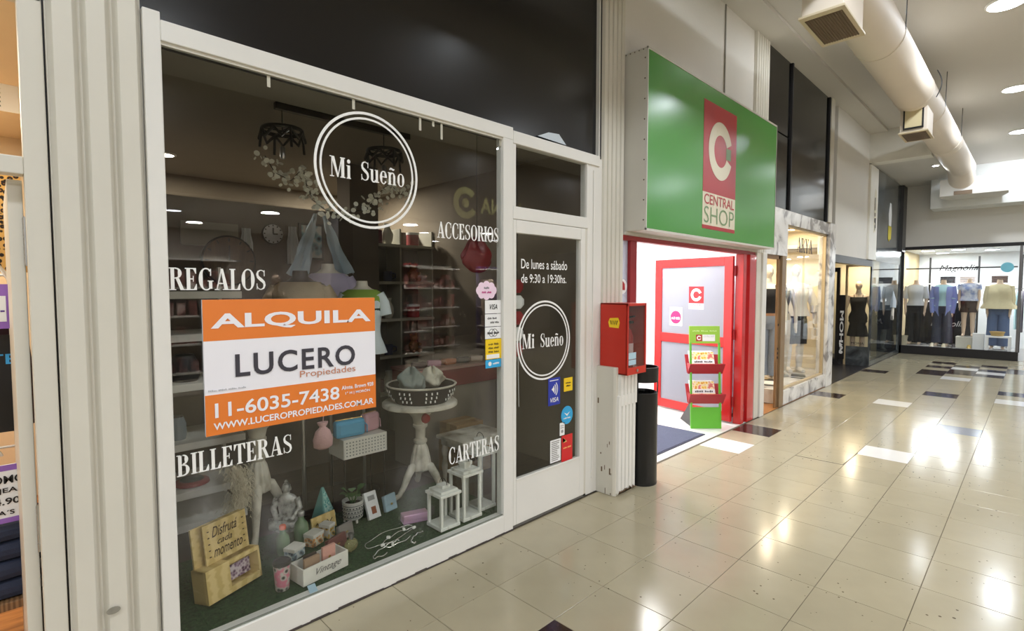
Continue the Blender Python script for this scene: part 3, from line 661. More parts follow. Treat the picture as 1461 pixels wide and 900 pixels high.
ph = MB().box(Wb * .46, Wb * .95, .06, .07, .03, .10).xf(lean).build('photo_print', ramp_mat('photo_print', 'voronoi', [(.1, (40, 30, 46)), (.4, (150, 120, 150)), (.7, (226, 214, 222))], 60, .4), bx)

# ---- tumbler
p = on_z(407, 844, ZT)
tb = thing('travel_tumbler', 'patterned travel tumbler with a dark lid near the glass', 'tumbler', (p.x, p.y + .035, ZT))
FLORAL = ramp_mat('tumbler_print', 'voronoi', [(.2, (52, 50, 50)), (.45, (190, 186, 176)), (.7, (206, 120, 140))], 38, .35)
MB().lathe([(.030, 0), (.032, .004), (.040, .125), (.040, .128)], 24).build('body', FLORAL, tb, smooth=True)
MB().lathe([(.042, .126), (.043, .132), (.042, .142), (.036, .146), (.036, .141), (.0, .141)], 24).build('lid', BLACKM, tb, smooth=True)
# ---- seated figure statue
SILV = ramp_mat('antique_silver', 'noise', [(.35, (84, 84, 80)), (.5, (176, 176, 170)), (.75, (226, 226, 220))], 26, .35, metal=.25)
p = on_z(420, 770, ZT)
bd = thing('meditating_statue', 'antique silver seated meditating statue in the window', 'statue', (p.x + .03, p.y + .18, ZT), R(-38))
MB().oval([(.0, .085, .06, 0), (.02, .09, .065, 0), (.035, .075, .05, 0)], 20).build('base', SILV, bd, smooth=True)
MB().oval([(.03, .07, .05, 0), (.06, .066, .048, 0), (.10, .046, .036, .004), (.15, .054, .036, .004), (.19, .060, .034, .004), (.205, .045, .03, .004), (.218, .02, .02, 0), (.23, .018, .018, 0)], 18).build('torso', SILV, bd, smooth=True)
MB().tube([(-.03, -.02, .05), (-.085, -.035, .055), (-.07, -.07, .045), (.0, -.075, .042)], [.026, .028, .024, .014], 10).build('leg', SILV, bd, smooth=True)
MB().tube([(.03, -.02, .05), (.085, -.035, .055), (.07, -.07, .045), (.0, -.075, .050)], [.026, .028, .024, .014], 10).build('leg', SILV, bd, smooth=True)
for s in (-1, 1): MB().tube([(s * .058, 0, .19), (s * .078, -.005, .13), (s * .045, -.055, .085), (s * .005, -.062, .085)], [.02, .018, .014, .012], 10).build('arm', SILV, bd, smooth=True)
hd = MB().ball((0, 0, .255), (.026, .028, .034)); hd.ball((0, .0, .292), (.012, .012, .012), 10, 6); hd.ball((-.026, 0, .25), (.004, .006, .012), 8, 5); hd.ball((.026, 0, .25), (.004, .006, .012), 8, 5); hd.ball((0, -.028, .252), (.004, .005, .008), 8, 5)
hd.build('head', SILV, bd, smooth=True)
# green glass bottles
GREENG = M('green_bottle_glass', (104, 132, 100), .12, var=.2, coat=.5); ORCAP = M('orange_cap', (226, 92, 40), .5)
for px, py, s, lab in ((407, 792, 1.0, 'green glass bottle with an orange cap beside the tumbler'), (433, 775, 1.12, 'larger green glass bottle in front of the statue')):
    p = on_z(px, py, ZT); o = thing('glass_bottle', lab, 'bottle', (p.x, p.y + .03, ZT), group='green glass bottles in the window')
    MB().lathe([(r * s, z * s) for r, z in ((.03, 0), (.036, .01), (.038, .07), (.032, .10), (.016, .12), (.014, .14))], 20).build('body', GREENG, o, smooth=True)
    MB().lathe([(r * s, z * s) for r, z in ((.017, .138), (.018, .142), (.018, .158), (.015, .162))], 16).build('cap', ORCAP if s == 1.0 else SILV, o, smooth=True)
# turquoise pyramid
p = on_z(466, 740, ZT)
MOS = ramp_mat('turquoise_mosaic', 'voronoi', [(.15, (60, 146, 144)), (.4, (120, 196, 188)), (.7, (196, 232, 222))], 70, .4)
py_ = thing('mosaic_pyramid', 'tall turquoise mosaic pyramid ornament', 'ornament', (p.x, p.y + .04, ZT), R(25))
MB().loft([[Vector((sx * .062, sy * .05, 0)) for sx, sy in ((-1, -1), (1, -1), (1, 1), (-1, 1))], [Vector((sx * .008 - .01, sy * .006, .20)) for sx, sy in ((-1, -1), (1, -1), (1, 1), (-1, 1))]]).build('body', M('turquoise_paint', (120, 176, 168), .5), py_, bevel=.004)
MB().add([(-.05, -.0505, .012), (.05, -.0505, .012), (-.004, -.009, .185), (-.014, -.009, .185)], [(0, 1, 2, 3)]).build('mosaic_face', MOS, py_)
# tan board with script
p = on_z(464, 757, ZT)
tb2 = thing('script_board', 'small tan board with a black scrawl behind the crate', 'sign', (p.x, p.y, ZT), R(12))
MB().box(-.085, .085, 0, .012, 0, .10).xf(Matrix.Rotation(R(-10), 4, 'X')).build('board', PINE, tb2, bevel=.002)
flat(_stroke([(-.06 + .012 * k, .05 + .014 * math.sin(k * 2.1)) for k in range(11)], [.004] * 11), Matrix.Rotation(R(-10), 4, 'X') @ FRONT(0, -.001, 0)).build('lettering', INK, tb2)
# vintage crate
p0 = on_z(433, 838, ZT); p1 = on_z(497, 806, ZT)
cr = thing('vintage_crate', 'white wooden crate lettered Vintage in script', 'crate', (p0.x, p0.y, ZT), math.atan2(p1.y - p0.y, p1.x - p0.x))
cw, cd, ch = (p1 - p0).length, .12, .085; CW = M('crate_white', (226, 222, 212), .6, var=.08, scale=12)
for b in ((0, cw, 0, .008, 0, ch), (0, cw, cd - .008, cd, 0, ch), (0, .008, .008, cd - .008, 0, ch), (cw - .008, cw, .008, cd - .008, 0, ch)): MB().box(*b).build('side_panel', CW, cr, bevel=.001)
MB().box(.008, cw - .008, .008, cd - .008, 0, .008).build('bottom', CW, cr)
sans('Vintage', (cw * .27, .022, cw * .83, .066), FRONT(0, -.001, 0), .0, .45).build('lettering', M('grey_script', (110, 106, 104), .6), cr)
KRAFT = M('kraft_card', (166, 138, 112), .7); ROSE = M('rose_card', (214, 160, 146), .6)
for x, y, w, h, mt, lab in ((.03, .035, .085, .10, KRAFT, 'brown keychain card standing in the crate'), (.14, .045, .075, .115, ROSE, 'rose keychain card standing in the crate'), (.06, .085, .07, .09, M('dark_card', (74, 62, 56), .6), 'dark card at the back of the crate')):
    q = cr.matrix_basis @ Vector((x, y, .012)); o = thing('keychain_card', lab, 'card', q, cr.rotation_euler[2], 'cards in the vintage crate')
    MB().box(0, w, 0, .016, 0, h).build('card', mt, o, bevel=.001); MB().ball((w * .5, -.004, h * .5), (.008, .003, .010), 10, 6).build('charm', M('gold', (226, 190, 120), .25, metal=.8), o, smooth=True)
# gift boxes with flower print behind the crate
for px, py, w, h, rz, lab, stops in ((428, 795, .085, .06, .5, 'blue printed gift box behind the crate', [(.2, (60, 70, 82)), (.5, (150, 170, 180)), (.7, (220, 224, 220))]), (455, 777, .085, .07, .45, 'orange flower printed gift box behind the crate', [(.2, (120, 110, 100)), (.4, (226, 150, 70)), (.7, (236, 226, 200))]), (474, 766, .055, .08, .5, 'yellow flower printed gift box beside the pine board', [(.2, (90, 80, 70)), (.45, (240, 196, 70)), (.7, (230, 226, 216))])):
    p = on_z(px, py, ZT); o = thing('gift_box', lab, 'box', (p.x, p.y, ZT), rz)
    MB().box(-w / 2, w / 2, 0, .07, 0, h).build('body', ramp_mat(lab, 'voronoi', stops, 45, .5), o, bevel=.002); MB().box(-w / 2 - .002, w / 2 + .002, -.002, .072, h - .018, h + .002).build('lid', PAPER if w > .1 else CW, o, bevel=.002)
# wallets and cards
def wallet(px, py, w, h, d, mat, label, rz=0.0, tilt=0, cat='wallet', charm=True):
    p = on_z(px, py, ZT); o = thing('wallet', label, cat, (p.x, p.y, ZT + .001), rz, 'wallets and small leather goods on the turf')
    X = Matrix.Rotation(R(tilt), 4, 'X')
    MB().box(-w / 2, w / 2, 0, d, 0, h).xf(X).build('body', mat, o, bevel=.006); MB().box(-w / 2 + .004, w / 2 - .004, -.003, d * .5, h * .40, h + .003).xf(X).build('flap', mat, o, bevel=.004)
    if charm: MB().box(-.008, .008, -.006, -.002, h * .36, h * .48).xf(X).build('clasp', M('gold', (226, 190, 120), .25, metal=.8), o)
wallet(484, 783, .14, .072, .03, M('maroon_leather', (112, 66, 62), .45), 'maroon wallet standing behind the perfume bottle', .35, -12)
wallet(496, 767, .12, .085, .02, M('grey_leather', (130, 124, 118), .5), 'grey wallet leaning behind the maroon one', .35, -12)
wallet(560, 728, .10, .105, .03, M('skyblue_leather', (168, 196, 210), .4), 'light blue wallet standing behind the necklace', .2, -14)
IRID = ramp_mat('iridescent_pink', 'noise', [(.3, (196, 160, 150)), (.5, (206, 160, 206)), (.7, (216, 176, 170))], 3, .3, metal=.2)
wallet(594, 746, .165, .055, .075, IRID, 'iridescent pink purse lying near the lanterns', R(-18), 0, 'purse', False)
p = on_z(536, 739, ZT); o = thing('boxed_watch', 'white boxed card with a brown charm beside the plant', 'box', (p.x, p.y, ZT), .1)
X = Matrix.Rotation(R(-22), 4, 'X'); MB().box(-.045, .045, 0, .022, 0, .17).xf(X).build('box', PAPER, o, bevel=.002)
MB().box(-.015, .018, -.003, 0, .03, .075).xf(X).build('charm', M('amber', (150, 80, 44), .4), o); MB().box(-.025, .025, -.002, 0, .115, .145).xf(X).build('print', M('pale_grey_ink', (150, 150, 150), .5), o)
p = on_z(449, 845, ZT); tag(MB().prism([(-.022, -.05), (.018, -.05), (.026, .03), (-.012, .03)], 0, .003, Matrix.Translation((p.x, p.y + .03, ZT)) @ Matrix.Rotation(R(20), 4, 'X')).build('price_tag', M('pale_blue_card', (176, 204, 220), .5)), 'pale blue tag lying in front of the Vintage crate', 'tag')
# perfume bottle
p = on_z(505, 789, ZT); o = thing('perfume_bottle', 'round clear perfume bottle beside the necklaces', 'bottle', (p.x, p.y + .03, ZT))
MB().ball((0, 0, .038), (.040, .026, .038)).build('body', M('perfume_glass', (196, 190, 140), .05, trans=.7, var=.1), o, smooth=True)
MB().lathe([(.012, .072), (.012, .082), (.016, .084), (.016, .104), (.012, .106)], 16).build('cap', STEEL, o, smooth=True)
# potted plant
p = on_z(503, 738, ZT); o = thing('potted_plant', 'small green plant in a white patterned pot on legs', 'plant', (p.x - .02, p.y - .045, ZT))
MB().lathe([(.052, .02), (.062, .03), (.066, .13), (.067, .135), (.060, .135), (.058, .11), (0, .11)], 26).build('pot', M('pot_white', (214, 212, 204), .5), o, smooth=True)
pt = MB()
for j, z in enumerate((.05, .075, .10)):
    for k in range(22):
        a = 2 * math.pi * (k + .5 * (j % 2)) / 22; r = .0635 + .0025 * j; pt.cbox((r * math.cos(a), r * math.sin(a), z), (.003, .009, .006), a, R(35 if k % 2 else -35))
for z, r in ((.04, .0632), (.0625, .064), (.0875, .0655), (.1125, .0665)): pt.lathe([(r, z), (r + .001, z + .001), (r, z + .003)], 26, cap=False)
pt.build('pattern', M('pot_ink', (74, 74, 76), .6), o)
for k in range(3):
    a = R(30 + 120 * k); MB().tube([(.045 * math.cos(a), .045 * math.sin(a), .03), (.052 * math.cos(a), .052 * math.sin(a), 0)], [.010, .007], 8).build('foot', CW, o, smooth=True)
MB().lathe([(.057, .111), (.0, .118)], 20).build('soil', M('soil', (48, 40, 30), .95), o)
LEAFM = M('leaf_green', (78, 112, 66), .5, var=.25, scale=12); rng = random.Random(11)
for k in range(13):
    a = rng.uniform(0, 6.28); L_ = rng.uniform(.05, .085); tilt = rng.uniform(.15, .9); hz = rng.uniform(.17, .25)
    d = Vector((math.cos(a) * math.sin(tilt), math.sin(a) * math.sin(tilt), math.cos(tilt))); s = Vector((-math.sin(a), math.cos(a), 0)); b0 = Vector((.012 * math.cos(a), .012 * math.sin(a), .115)); b1 = b0 + Vector((math.cos(a) * .02, math.sin(a) * .02, hz - .115 - .03))
    lf = MB().tube([b0, (b0 + b1) / 2 + Vector((0, 0, .005)), b1], .0022, 6).build('stem', LEAFM, o, smooth=True)
    mid = [b1 + d * (L_ * t) - Vector((0, 0, .04 * t * t)) for t in (0, .3, .6, 1)]; wv = (.004, .024, .022, .001)
    MB().add([m_ - s * w_ for m_, w_ in zip(mid, wv)] + mid + [m_ + s * w_ for m_, w_ in zip(mid, wv)], [(i, i + 1, i + 5, i + 4) for i in range(3)] + [(i + 4, i + 5, i + 9, i + 8) for i in range(3)]).build('leaf', LEAFM, o, smooth=True)
# necklaces
SILVER = M('bright_silver', (226, 226, 220), .25, metal=.8)
def loop(label, px, py, rx, ry, rot, r=.0022, z=.004, arc=1.0, beads=0):
    p = on_z(px, py, ZT); o = thing('necklace', label, 'necklace', (p.x, p.y, ZT + z), rot, 'silver necklaces on the turf')
    n = 40; pts = [(rx * math.cos(2 * math.pi * arc * i / n), ry * math.sin(2 * math.pi * arc * i / n), .004 * math.sin(i * .8) + .006) for i in range(n + 1)]
    MB().tube(pts, r, 6).build('cord', SILVER, o, smooth=True)
    if beads:
        m = MB()
        for k in range(beads):
            q = pts[int(k * (n - 1) / beads)]; m.cbox((q[0], q[1], .012), (.022, .014, .014), k)
        m.build('bead', M('pearl_white', (236, 234, 228), .3), o, bevel=.003)
loop('wide thin silver necklace loop on the turf', 556, 767, .17, .06, R(8))
loop('silver cord necklace with white square beads', 570, 772, .13, .05, R(16), .0026, .018, .8, 5)
loop('short twisted silver cord near the rail', 552, 785, .11, .03, R(20), .003, .002, .7)
loop('small flat silver bracelet beside the smallest lantern', 596, 768, .07, .025, R(30), .004, .002, .6)

# ---- white perforated tray on a stand with purses
rk = thing('perforated_tray', 'white perforated metal tray holding the blue and pink purses', 'tray', (1.715, .79, -.045))
MB().box(-.155, .155, -.10, .10, .665, .672).build('top', CW, rk); MB().box(-.155, .155, -.105, -.10, .545, .672).build('front_panel', CW, rk); MB().box(-.155, .155, .10, .105, .545, .672).build('back_panel', CW, rk)
for sx in (-1, 1): MB().box(sx * .155 - .003, sx * .155 + .003, -.105, .105, .545, .672).build('end_panel', CW, rk)
ho = MB()
for i in range(13):
    for j in range(5): ho.prism(disc(-.135 + i * .0225, .565 + j * .021, .0055, 8), 0, .0008, FRONT(0, -.105, 0))
ho.build('holes', M('hole_grey', (140, 142, 138), .8), rk, kind='stuff')
for sx in (-1, 1):
    for sy in (-1, 1): MB().tube([(sx * .145, sy * .09, .545), (sx * .145, sy * .09, .172)], .006, 8).build('leg', BLACKM, rk, smooth=True)
def purse(label, x, y, z, w, h, d, mat, rz=0):
    o = thing('purse', label, 'purse', (x, y, z), rz); MB().box(-w / 2, w / 2, -d / 2, d / 2, 0, h).build('body', mat, o, bevel=.022)
    MB().box(-w / 2 + .025, w / 2 - .025, -d / 2 - .004, -d / 2 + .004, h * .2, h * .8).build('front_pocket', mat, o, bevel=.004)
    MB().tube([(-w / 2 + .01, 0, h + .002), (w / 2 - .01, 0, h + .002)], .004, 8).build('zip', M('gold', (226, 190, 120), .25, metal=.8), o, smooth=True)
    MB().tube([(w / 2, 0, h * .7), (w / 2 + .02, -.01, h * .5), (w / 2 + .015, -.02, .01)], .004, 6).build('wrist_strap', mat, o, smooth=True)
purse('glossy blue purse on the perforated tray', 1.63, .75, .629, .205, .115, .07, M('glossy_blue', (84, 160, 196), .25, coat=.5), R(-4))
purse('dusty pink purse on the right of the perforated tray', 1.805, .79, .629, .13, .125, .07, M('dusty_pink', (206, 160, 168), .45), R(14))
p = on_y(461, 640, .62); o = thing('drawstring_bag', 'small pale pink drawstring bag left of the blue purse', 'bag', (p.x, .62, p.z))
PK = M('pale_pink_fabric', (210, 168, 168), .8, var=.1, scale=18, bump=.3)
MB().oval([(0, .03, .02, 0), (.015, .058, .035, 0), (.06, .062, .038, 0), (.11, .045, .03, 0), (.135, .018, .015, 0), (.15, .03, .02, 0), (.165, .034, .02, 0)], 16).build('bag', PK, o, smooth=True)
MB().tube([(.0, 0, .135), (.01, .0, .25), (.04, .02, .36)], .003, 6).build('cord', PK, o, smooth=True)
# ================================================================ INSIDE THE GIFT SHOP
# ---- figures used by several shops
def ringpts(z, w, d, yo=0, n=18, x=0): return [Vector((x + w * math.cos(2 * math.pi * i / n), yo + d * math.sin(2 * math.pi * i / n), z)) for i in range(n)]
TORSO = [(.80, .12, .09, 0), (.86, .165, .11, .0), (.93, .175, .115, .005), (1.0, .155, .10, 0), (1.08, .125, .088, -.005), (1.16, .13, .092, -.01), (1.24, .148, .105, -.018), (1.30, .155, .115, -.022), (1.36, .158, .10, -.012), (1.42, .172, .078, 0), (1.455, .15, .062, .004), (1.475, .085, .052, .006), (1.50, .052, .048, .004), (1.58, .046, .046, 0)]
def tor(z):
    for (a, b) in zip(TORSO, TORSO[1:]):
        if a[0] <= z <= b[0]:
            t = (z - a[0]) / (b[0] - a[0]); return tuple(a[i] + (b[i] - a[i]) * t for i in range(4))
    return TORSO[0] if z < TORSO[0][0] else TORSO[-1]
def shell(z0, z1, off, n=10, flare=0.0, wav=0.0, seed=0):
    rows = []
    for i in range(n + 1):
        z = z0 + (z1 - z0) * i / n; q = tor(z); k = flare * (1 - i / n)
        rows.append([Vector(((q[1] + off + k) * math.cos(a) * (1 + wav * math.sin(7 * a + seed) * (1 - i / n)), q[3] + (q[2] + off + k) * math.sin(a) * (1 + wav * math.sin(7 * a + seed) * (1 - i / n)), z)) for a in [2 * math.pi * j / 28 for j in range(28)]])
    return rows
def arm_pts(s, out=0.05, fwd=.03): return [(s * .165, 0, 1.425), (s * (.19 + out * .4), .005, 1.28), (s * (.205 + out), .0, 1.13), (s * (.20 + out), -fwd, .98), (s * (.19 + out), -fwd * 2, .87), (s * (.185 + out), -fwd * 2.2, .79)]
def leg_pts(s, step=0.0): return [(s * .085, 0, .88), (s * .09, -.01 - step * .5, .66), (s * .092, -.012 - step, .47), (s * .092, .012 - step * .6, .30), (s * .094, .02, .085)]
def mannequin(label, loc, rz, skin, top=None, bottom=None, head=True, group='dressed shop mannequins', out=.05, sc=1.0, boots=None, legs=True, base=True, jacket=None, arms=True, hair=None):
    o = thing('mannequin', label, 'mannequin', loc, rz, group); o.scale = (sc, sc, sc)
    b = MB().loft([ringpts(z, w, d, yo) for z, w, d, yo in TORSO])
    if arms:
        for s in (-1, 1):
            P = arm_pts(s, out); b.tube(P, [.045, .042, .036, .030, .024, .026], 10)
            h = Vector(P[-1])
            for k in range(4): b.tube([h + Vector((s * .0, (k - 1.5) * .016, .01)), h + Vector((s * .006, (k - 1.5) * .018, -.045)), h + Vector((0, (k - 1.5) * .017 - .008, -.085 + .006 * abs(k - 1)))], [.010, .009, .006], 6)
            b.tube([h + Vector((0, -.02, .02)), h + Vector((-s * .01, -.045, -.02)), h + Vector((-s * .012, -.05, -.045))], [.011, .009, .006], 6)
    if legs:
        for s in (-1, 1):
            P = leg_pts(s, .02 if s > 0 else 0); b.tube(P, [.088, .072, .054, .052, .034], 12); b.tube([(s * .094, .035, .06), (s * .096, -.03, .045), (s * .1, -.12, .022)], [.036, .034, .026], 10)
    if head:
        b.ball((0, -.01, 1.665), (.068, .085, .105), 16, 10); b.tube([(0, -.092, 1.675), (0, -.108, 1.648), (0, -.094, 1.64)], [.006, .012, .010], 8)
    b.build('body', skin, o, smooth=True)
    if hair: MB().ball((0, .012, 1.69), (.078, .09, .10), 16, 8).build('wig', hair, o, smooth=True)
    if base and legs: MB().lathe([(.17, 0), (.17, .008), (.165, .012)], 28).build('base', STEEL if base is True else base, o, smooth=True)
    if top:
        mat, kind = top[:2]
        z0, z1, off, fl, sl = {'crop': (1.10, 1.462, .010, 0, .55), 'tee': (.96, 1.466, .012, .012, .55), 'loose': (.93, 1.466, .022, .04, .8), 'shirt': (.92, 1.47, .018, .02, 1.0), 'tank': (.98, 1.40, .010, 0, 0), 'peplum': (.98, 1.455, .012, .05, .45), 'poncho': (.92, 1.47, .03, .11, .75), 'bra': (1.22, 1.36, .008, 0, 0), 'dress': (.60, 1.40, .012, .04, 0)}[kind]
        m = MB().loft(shell(z0, z1, off, 12, fl, .06 if fl > .03 else .02), cap=False)
        if sl:
            for s in (-1, 1):
                P = arm_pts(s, out); n = {.45: 2, .55: 3, .8: 4, 1.0: 5}.get(sl, 4); rr = [.062, .060, .058, .05, .042, .04][:n + 0]
                m.tube(P[:n], [r * (1.25 if fl > .03 else 1.0) for r in rr], 12, cap=False)
        m.build('top', mat, o, smooth=True)
        if kind == 'tank' or kind == 'dress' or kind == 'bra':
            st = MB()
            for s in (-1, 1): st.tube([(s * .08, -.10, 1.36), (s * .085, -.05, 1.45), (s * .085, .03, 1.46), (s * .08, .08, 1.38)], .008, 6)
            st.build('strap', mat, o, smooth=True)
    if jacket:
        m = MB()
        for s in (-1, 1):
            m.tube(arm_pts(s, out), [.066, .062, .058, .05, .046, .04], 12, cap=False)
            rows = []
            for z in (.72, .85, 1.0, 1.15, 1.3, 1.42):
                q = tor(z); rows.append([Vector((s * (q[1] + .03) * math.cos(a), q[3] + (q[2] + .03) * math.sin(a), z)) for a in [R(-68 + 14 * k) for k in range(9)]])
            n_ = 9
            m.add([p for r_ in rows for p in r_], [(i * n_ + k, i * n_ + k + 1, (i + 1) * n_ + k + 1, (i + 1) * n_ + k) for i in range(5) for k in range(8)])
        m.build('jacket', jacket, o, smooth=True)
    if bottom:
        mat, kind = bottom[:2]
        m = MB().loft(shell(.785, 1.03, .014, 8), cap=False)
        if kind in ('jeans', 'wide', 'short', 'slim', 'long_short'):
            for s in (-1, 1):
                P = leg_pts(s, .02 if s > 0 else 0)
                if kind == 'short': P = P[:2]
                if kind == 'long_short': P = P[:3]
                m.tube(P, {'jeans': [.098, .085, .075, .075, .085], 'wide': [.104, .10, .10, .108, .115], 'short': [.10, .096], 'long_short': [.104, .100, .09], 'slim': [.095, .080, .062, .06, .046]}[kind], 14, cap=False)
        elif kind == 'skirt': m.loft([[p * 1.0 for p in r_] for r_ in shell(.50, .86, .03, 8, .06, .05)], cap=False)
        elif kind == 'longskirt': m.loft([ringpts(z, w, d) for z, w, d in ((.10, .22, .2), (.3, .2, .18), (.6, .185, .15), (.86, .18, .125))], cap=False)
        m.build('skirt' if 'skirt' in kind else 'trousers', mat, o, smooth=True)
        MB().loft(shell(.99, 1.03, .016, 2), cap=False).build('waistband', bottom[2] if len(bottom) > 2 else mat, o, smooth=True)
    if boots:
        for s in (-1, 1):
            MB().tube([(s * .093, .0, .42), (s * .094, .018, .2), (s * .094, .024, .08)], [.062, .052, .044], 12, cap=False).tube([(s * .094, .045, .05), (s * .096, -.03, .045), (s * .1, -.125, .026)], [.045, .042, .032], 10).build('boot', boots, o, smooth=True)
    return o
def bust(label, loc, rz, mat, topmat, kind='tee', pole=1.0):
    """headless display torso on a pole"""
    o = thing('display_bust', label, 'bust form', loc, rz, 'torso forms behind the rental sign')
    MB().loft([ringpts(z - .9, w, d, yo) for z, w, d, yo in TORSO if z >= .9][:-1] + [ringpts(.64, .046, .046)]).shift((0, 0, pole)).build('torso', mat, o, smooth=True)
    fl = .02; m = MB().loft(shell(.93, 1.466, .014, 12, fl, .03), cap=False)
    for s in (-1, 1): m.tube([(s * .14, 0, 1.425), (s * .180, .005, 1.35), (s * .20, 0, 1.25)], [.055, .058, .060], 12, cap=False)
    m.shift((0, 0, pole - .9)).build('shirt', topmat, o, smooth=True)
    MB().tube([(0, 0, .01), (0, 0, pole)], .014, 10).build('pole', STEEL, o, smooth=True); MB().lathe([(.13, 0), (.13, .012), (.02, .02)], 24).build('base', BLACKM, o, smooth=True)
    return o
OLIVE = M('beige_knit', (148, 132, 104), .9, var=.1, scale=30, bump=.3); LAV = M('lavender_cloth', (206, 196, 222), .85, var=.08, scale=20, bump=.2)
bust('headless bust in a beige knit top, left of the three', (1.44, 1.02, .109), R(-35), BLACKM, OLIVE, pole=.97)
b2 = bust('headless bust in a lavender shirt above the rental sign', (1.86, 1.50, .004), R(-38), MWHITE, LAV, pole=1.15)
MB().box(-.05, .05, -.155, -.135, 1.40, 1.44).build('chest_print', M('orange_print', (226, 110, 60), .7), b2)
b3 = bust('headless bust in a green and white polo shirt', (1.90, 1.045, .109), R(-42), MWHITE, M('polo_white', (214, 222, 222), .85), pole=1.16); b3.scale = (.82, .82, .86)
MB().loft(shell(1.31, 1.468, .018, 5), cap=False).shift((0, 0, .26)).build('yoke', M('polo_green', (140, 170, 70), .85), b3, smooth=True)
MB().loft(shell(1.285, 1.312, .019, 2), cap=False).shift((0, 0, .26)).build('stripe', M('polo_dark', (40, 56, 46), .85), b3, smooth=True)
for k, (a, b) in enumerate((((1.84, 1.66, 2.2), (1.70, 1.66, 1.70)), ((1.92, 1.68, 2.2), (2.10, 1.68, 1.72)))):      # pale cloth hung over the busts
    n = 10; vs = []; fs = []
    for i in range(n + 1):
        t = i / n; p = Vector(a).lerp(Vector(b), t); w = .03 + .16 * t
        for j in range(7): vs.append(p + Vector((w * (j / 6 - .5) + .01 * math.sin(j * 2.2 + i), .02 * math.sin(j * 2.4) * (1 + t), .02 * math.cos(j * 1.3) * t)))
    for i in range(n):
        for j in range(6): fs.append((i * 7 + j, i * 7 + j + 1, (i + 1) * 7 + j + 1, (i + 1) * 7 + j))
    o = tag(MB().add(vs, fs).build('hanging_shawl', M('pale_blue_voile', (196, 212, 222), .8, var=.08, scale=12), smooth=True), 'pale blue shawl hung %s the lavender bust' % ('to the left of' if k == 0 else 'to the right of'), 'shawl')
# bow tie
# ---- chandeliers on a ceiling bar
SMOKE = M('smoky_metal', (58, 56, 52), .4, metal=.5, var=.1)
bar = thing('lamp_rail', 'dark ceiling rail from which both crystal lamps hang', 'rail', (0, 0, 0))
MB().box(1.30, 2.30, 1.0, 1.04, 2.735, 2.778).build('bar', SMOKE, bar, bevel=.003)
def chandelier(x, y, label):
    o = thing('chandelier', label, 'chandelier', (x, y, 2.40), group='crystal lamps in the gift shop')
    MB().tube([(0, 0, .20), (0, 0, .335)], .003, 6).build('chain', SMOKE, o)
    cr_ = MB().lathe([(.125, .195), (.13, .20), (.13, .215), (.125, .22), (.12, .21), (.125, .195)], 28, cap=False)
    for k in range(8):
        a = 2 * math.pi * k / 8; b = a + math.pi / 8
        cr_.tube([(.125 * math.cos(a), .125 * math.sin(a), .20), (.135 * math.cos(b), .135 * math.sin(b), .145), (.125 * math.cos(a + math.pi / 4), .125 * math.sin(a + math.pi / 4), .20)], .010, 6)
    for k in range(4):
        a = 2 * math.pi * k / 4; cr_.tube([(.128 * math.cos(a), .128 * math.sin(a), .2), (.14 * math.cos(a), .14 * math.sin(a), .08)], .008, 6); cr_.tube([(0, 0, .205), (.125 * math.cos(a), .125 * math.sin(a), .205)], .005, 6)
    cr_.build('crown', SMOKE, o, smooth=True)
    MB().lathe([(.012, .03), (.016, .04), (.016, .10), (.010, .11)], 12).build('lamp_holder', STEEL, o, smooth=True)
chandelier(1.345, 1.02, 'left crystal lamp with dark crown under the ceiling rail')
chandelier(2.08, 1.02, 'right crystal lamp with dark crown behind the ring logo')
rng = random.Random(21)
PETAL = M('capiz_petal', (232, 230, 216), .35, var=.12, scale=3, rnd=.1)
path = [on_y(*q, 1.0) for q in ((378, 222), (392, 246), (415, 258), (432, 240), (437, 262), (446, 285), (465, 300), (490, 305), (515, 300), (535, 292), (545, 270), (556, 262), (572, 278), (580, 266))]
ga = thing('petal_garland', 'garland of round white shell petals draped below the lamps', 'garland', tuple(path[6]))
pet = MB(); P0 = path[6]
for i in range(len(path) - 1):
    a, b = path[i] - P0, path[i + 1] - P0
    for k in range(18):
        t = rng.random(); c_ = a.lerp(b, t) + Vector((rng.gauss(0, .028), rng.gauss(0, .03), rng.gauss(0, .03))); r = rng.uniform(.010, .019); ang = (rng.uniform(-.9, .9), rng.uniform(-.9, .9), rng.uniform(-.9, .9))
        mm = Matrix.Translation(c_) @ Matrix.Rotation(ang[2], 4, 'Z') @ Matrix.Rotation(R(90) + ang[0], 4, 'X')
        pet.prism(disc(0, 0, r, 10), 0, .0012, mm)
pet.build('petals', PETAL, ga)['kind'] = 'stuff'
MB().tube([p - P0 for p in path], .003, 6).build('cord', SMOKE, ga)
# ---- wall clocks and pictures on the left and back
def clock(label, c, r, face, rim, num=False):
    o = thing('wall_clock', label, 'clock', c); MB().lathe([(r, 0), (r, .02), (r * .95, .025)], 36, ax='y').build('rim', rim, o, smooth=True); MB().lathe([(r * .93, .0255), (0, .027)], 36, ax='y').build('face', face, o)
    h = MB().cbox((0, -.03, r * .3), (.012, .004, r * .6)).cbox((r * .2, -.031, 0), (r * .45, .004, .012))
    for k in range(12):
        a = 2 * math.pi * k / 12; h.cbox((.82 * r * math.sin(a), -.029, .82 * r * math.cos(a)), (.01, .003, r * .14), 0, 0, a)
    h.build('hands', INK, o)
q = on_y(388, 334, 2.14); clock('small round clock with a pink and white face', q, .085, ramp_mat('clock_pinkwhite', 'wave', [(.45, (206, 206, 210)), (.55, (150, 92, 88))], .5, .5), BLACKM)
q = on_y(326, 372, 2.14); clock('large brown wooden wall clock behind the word REGALOS', q, .20, ramp_mat('clock_wood', 'noise', [(.3, (74, 56, 42)), (.7, (110, 86, 62))], 4, .6, stretch=(6, 1, 1)), BLACKM)
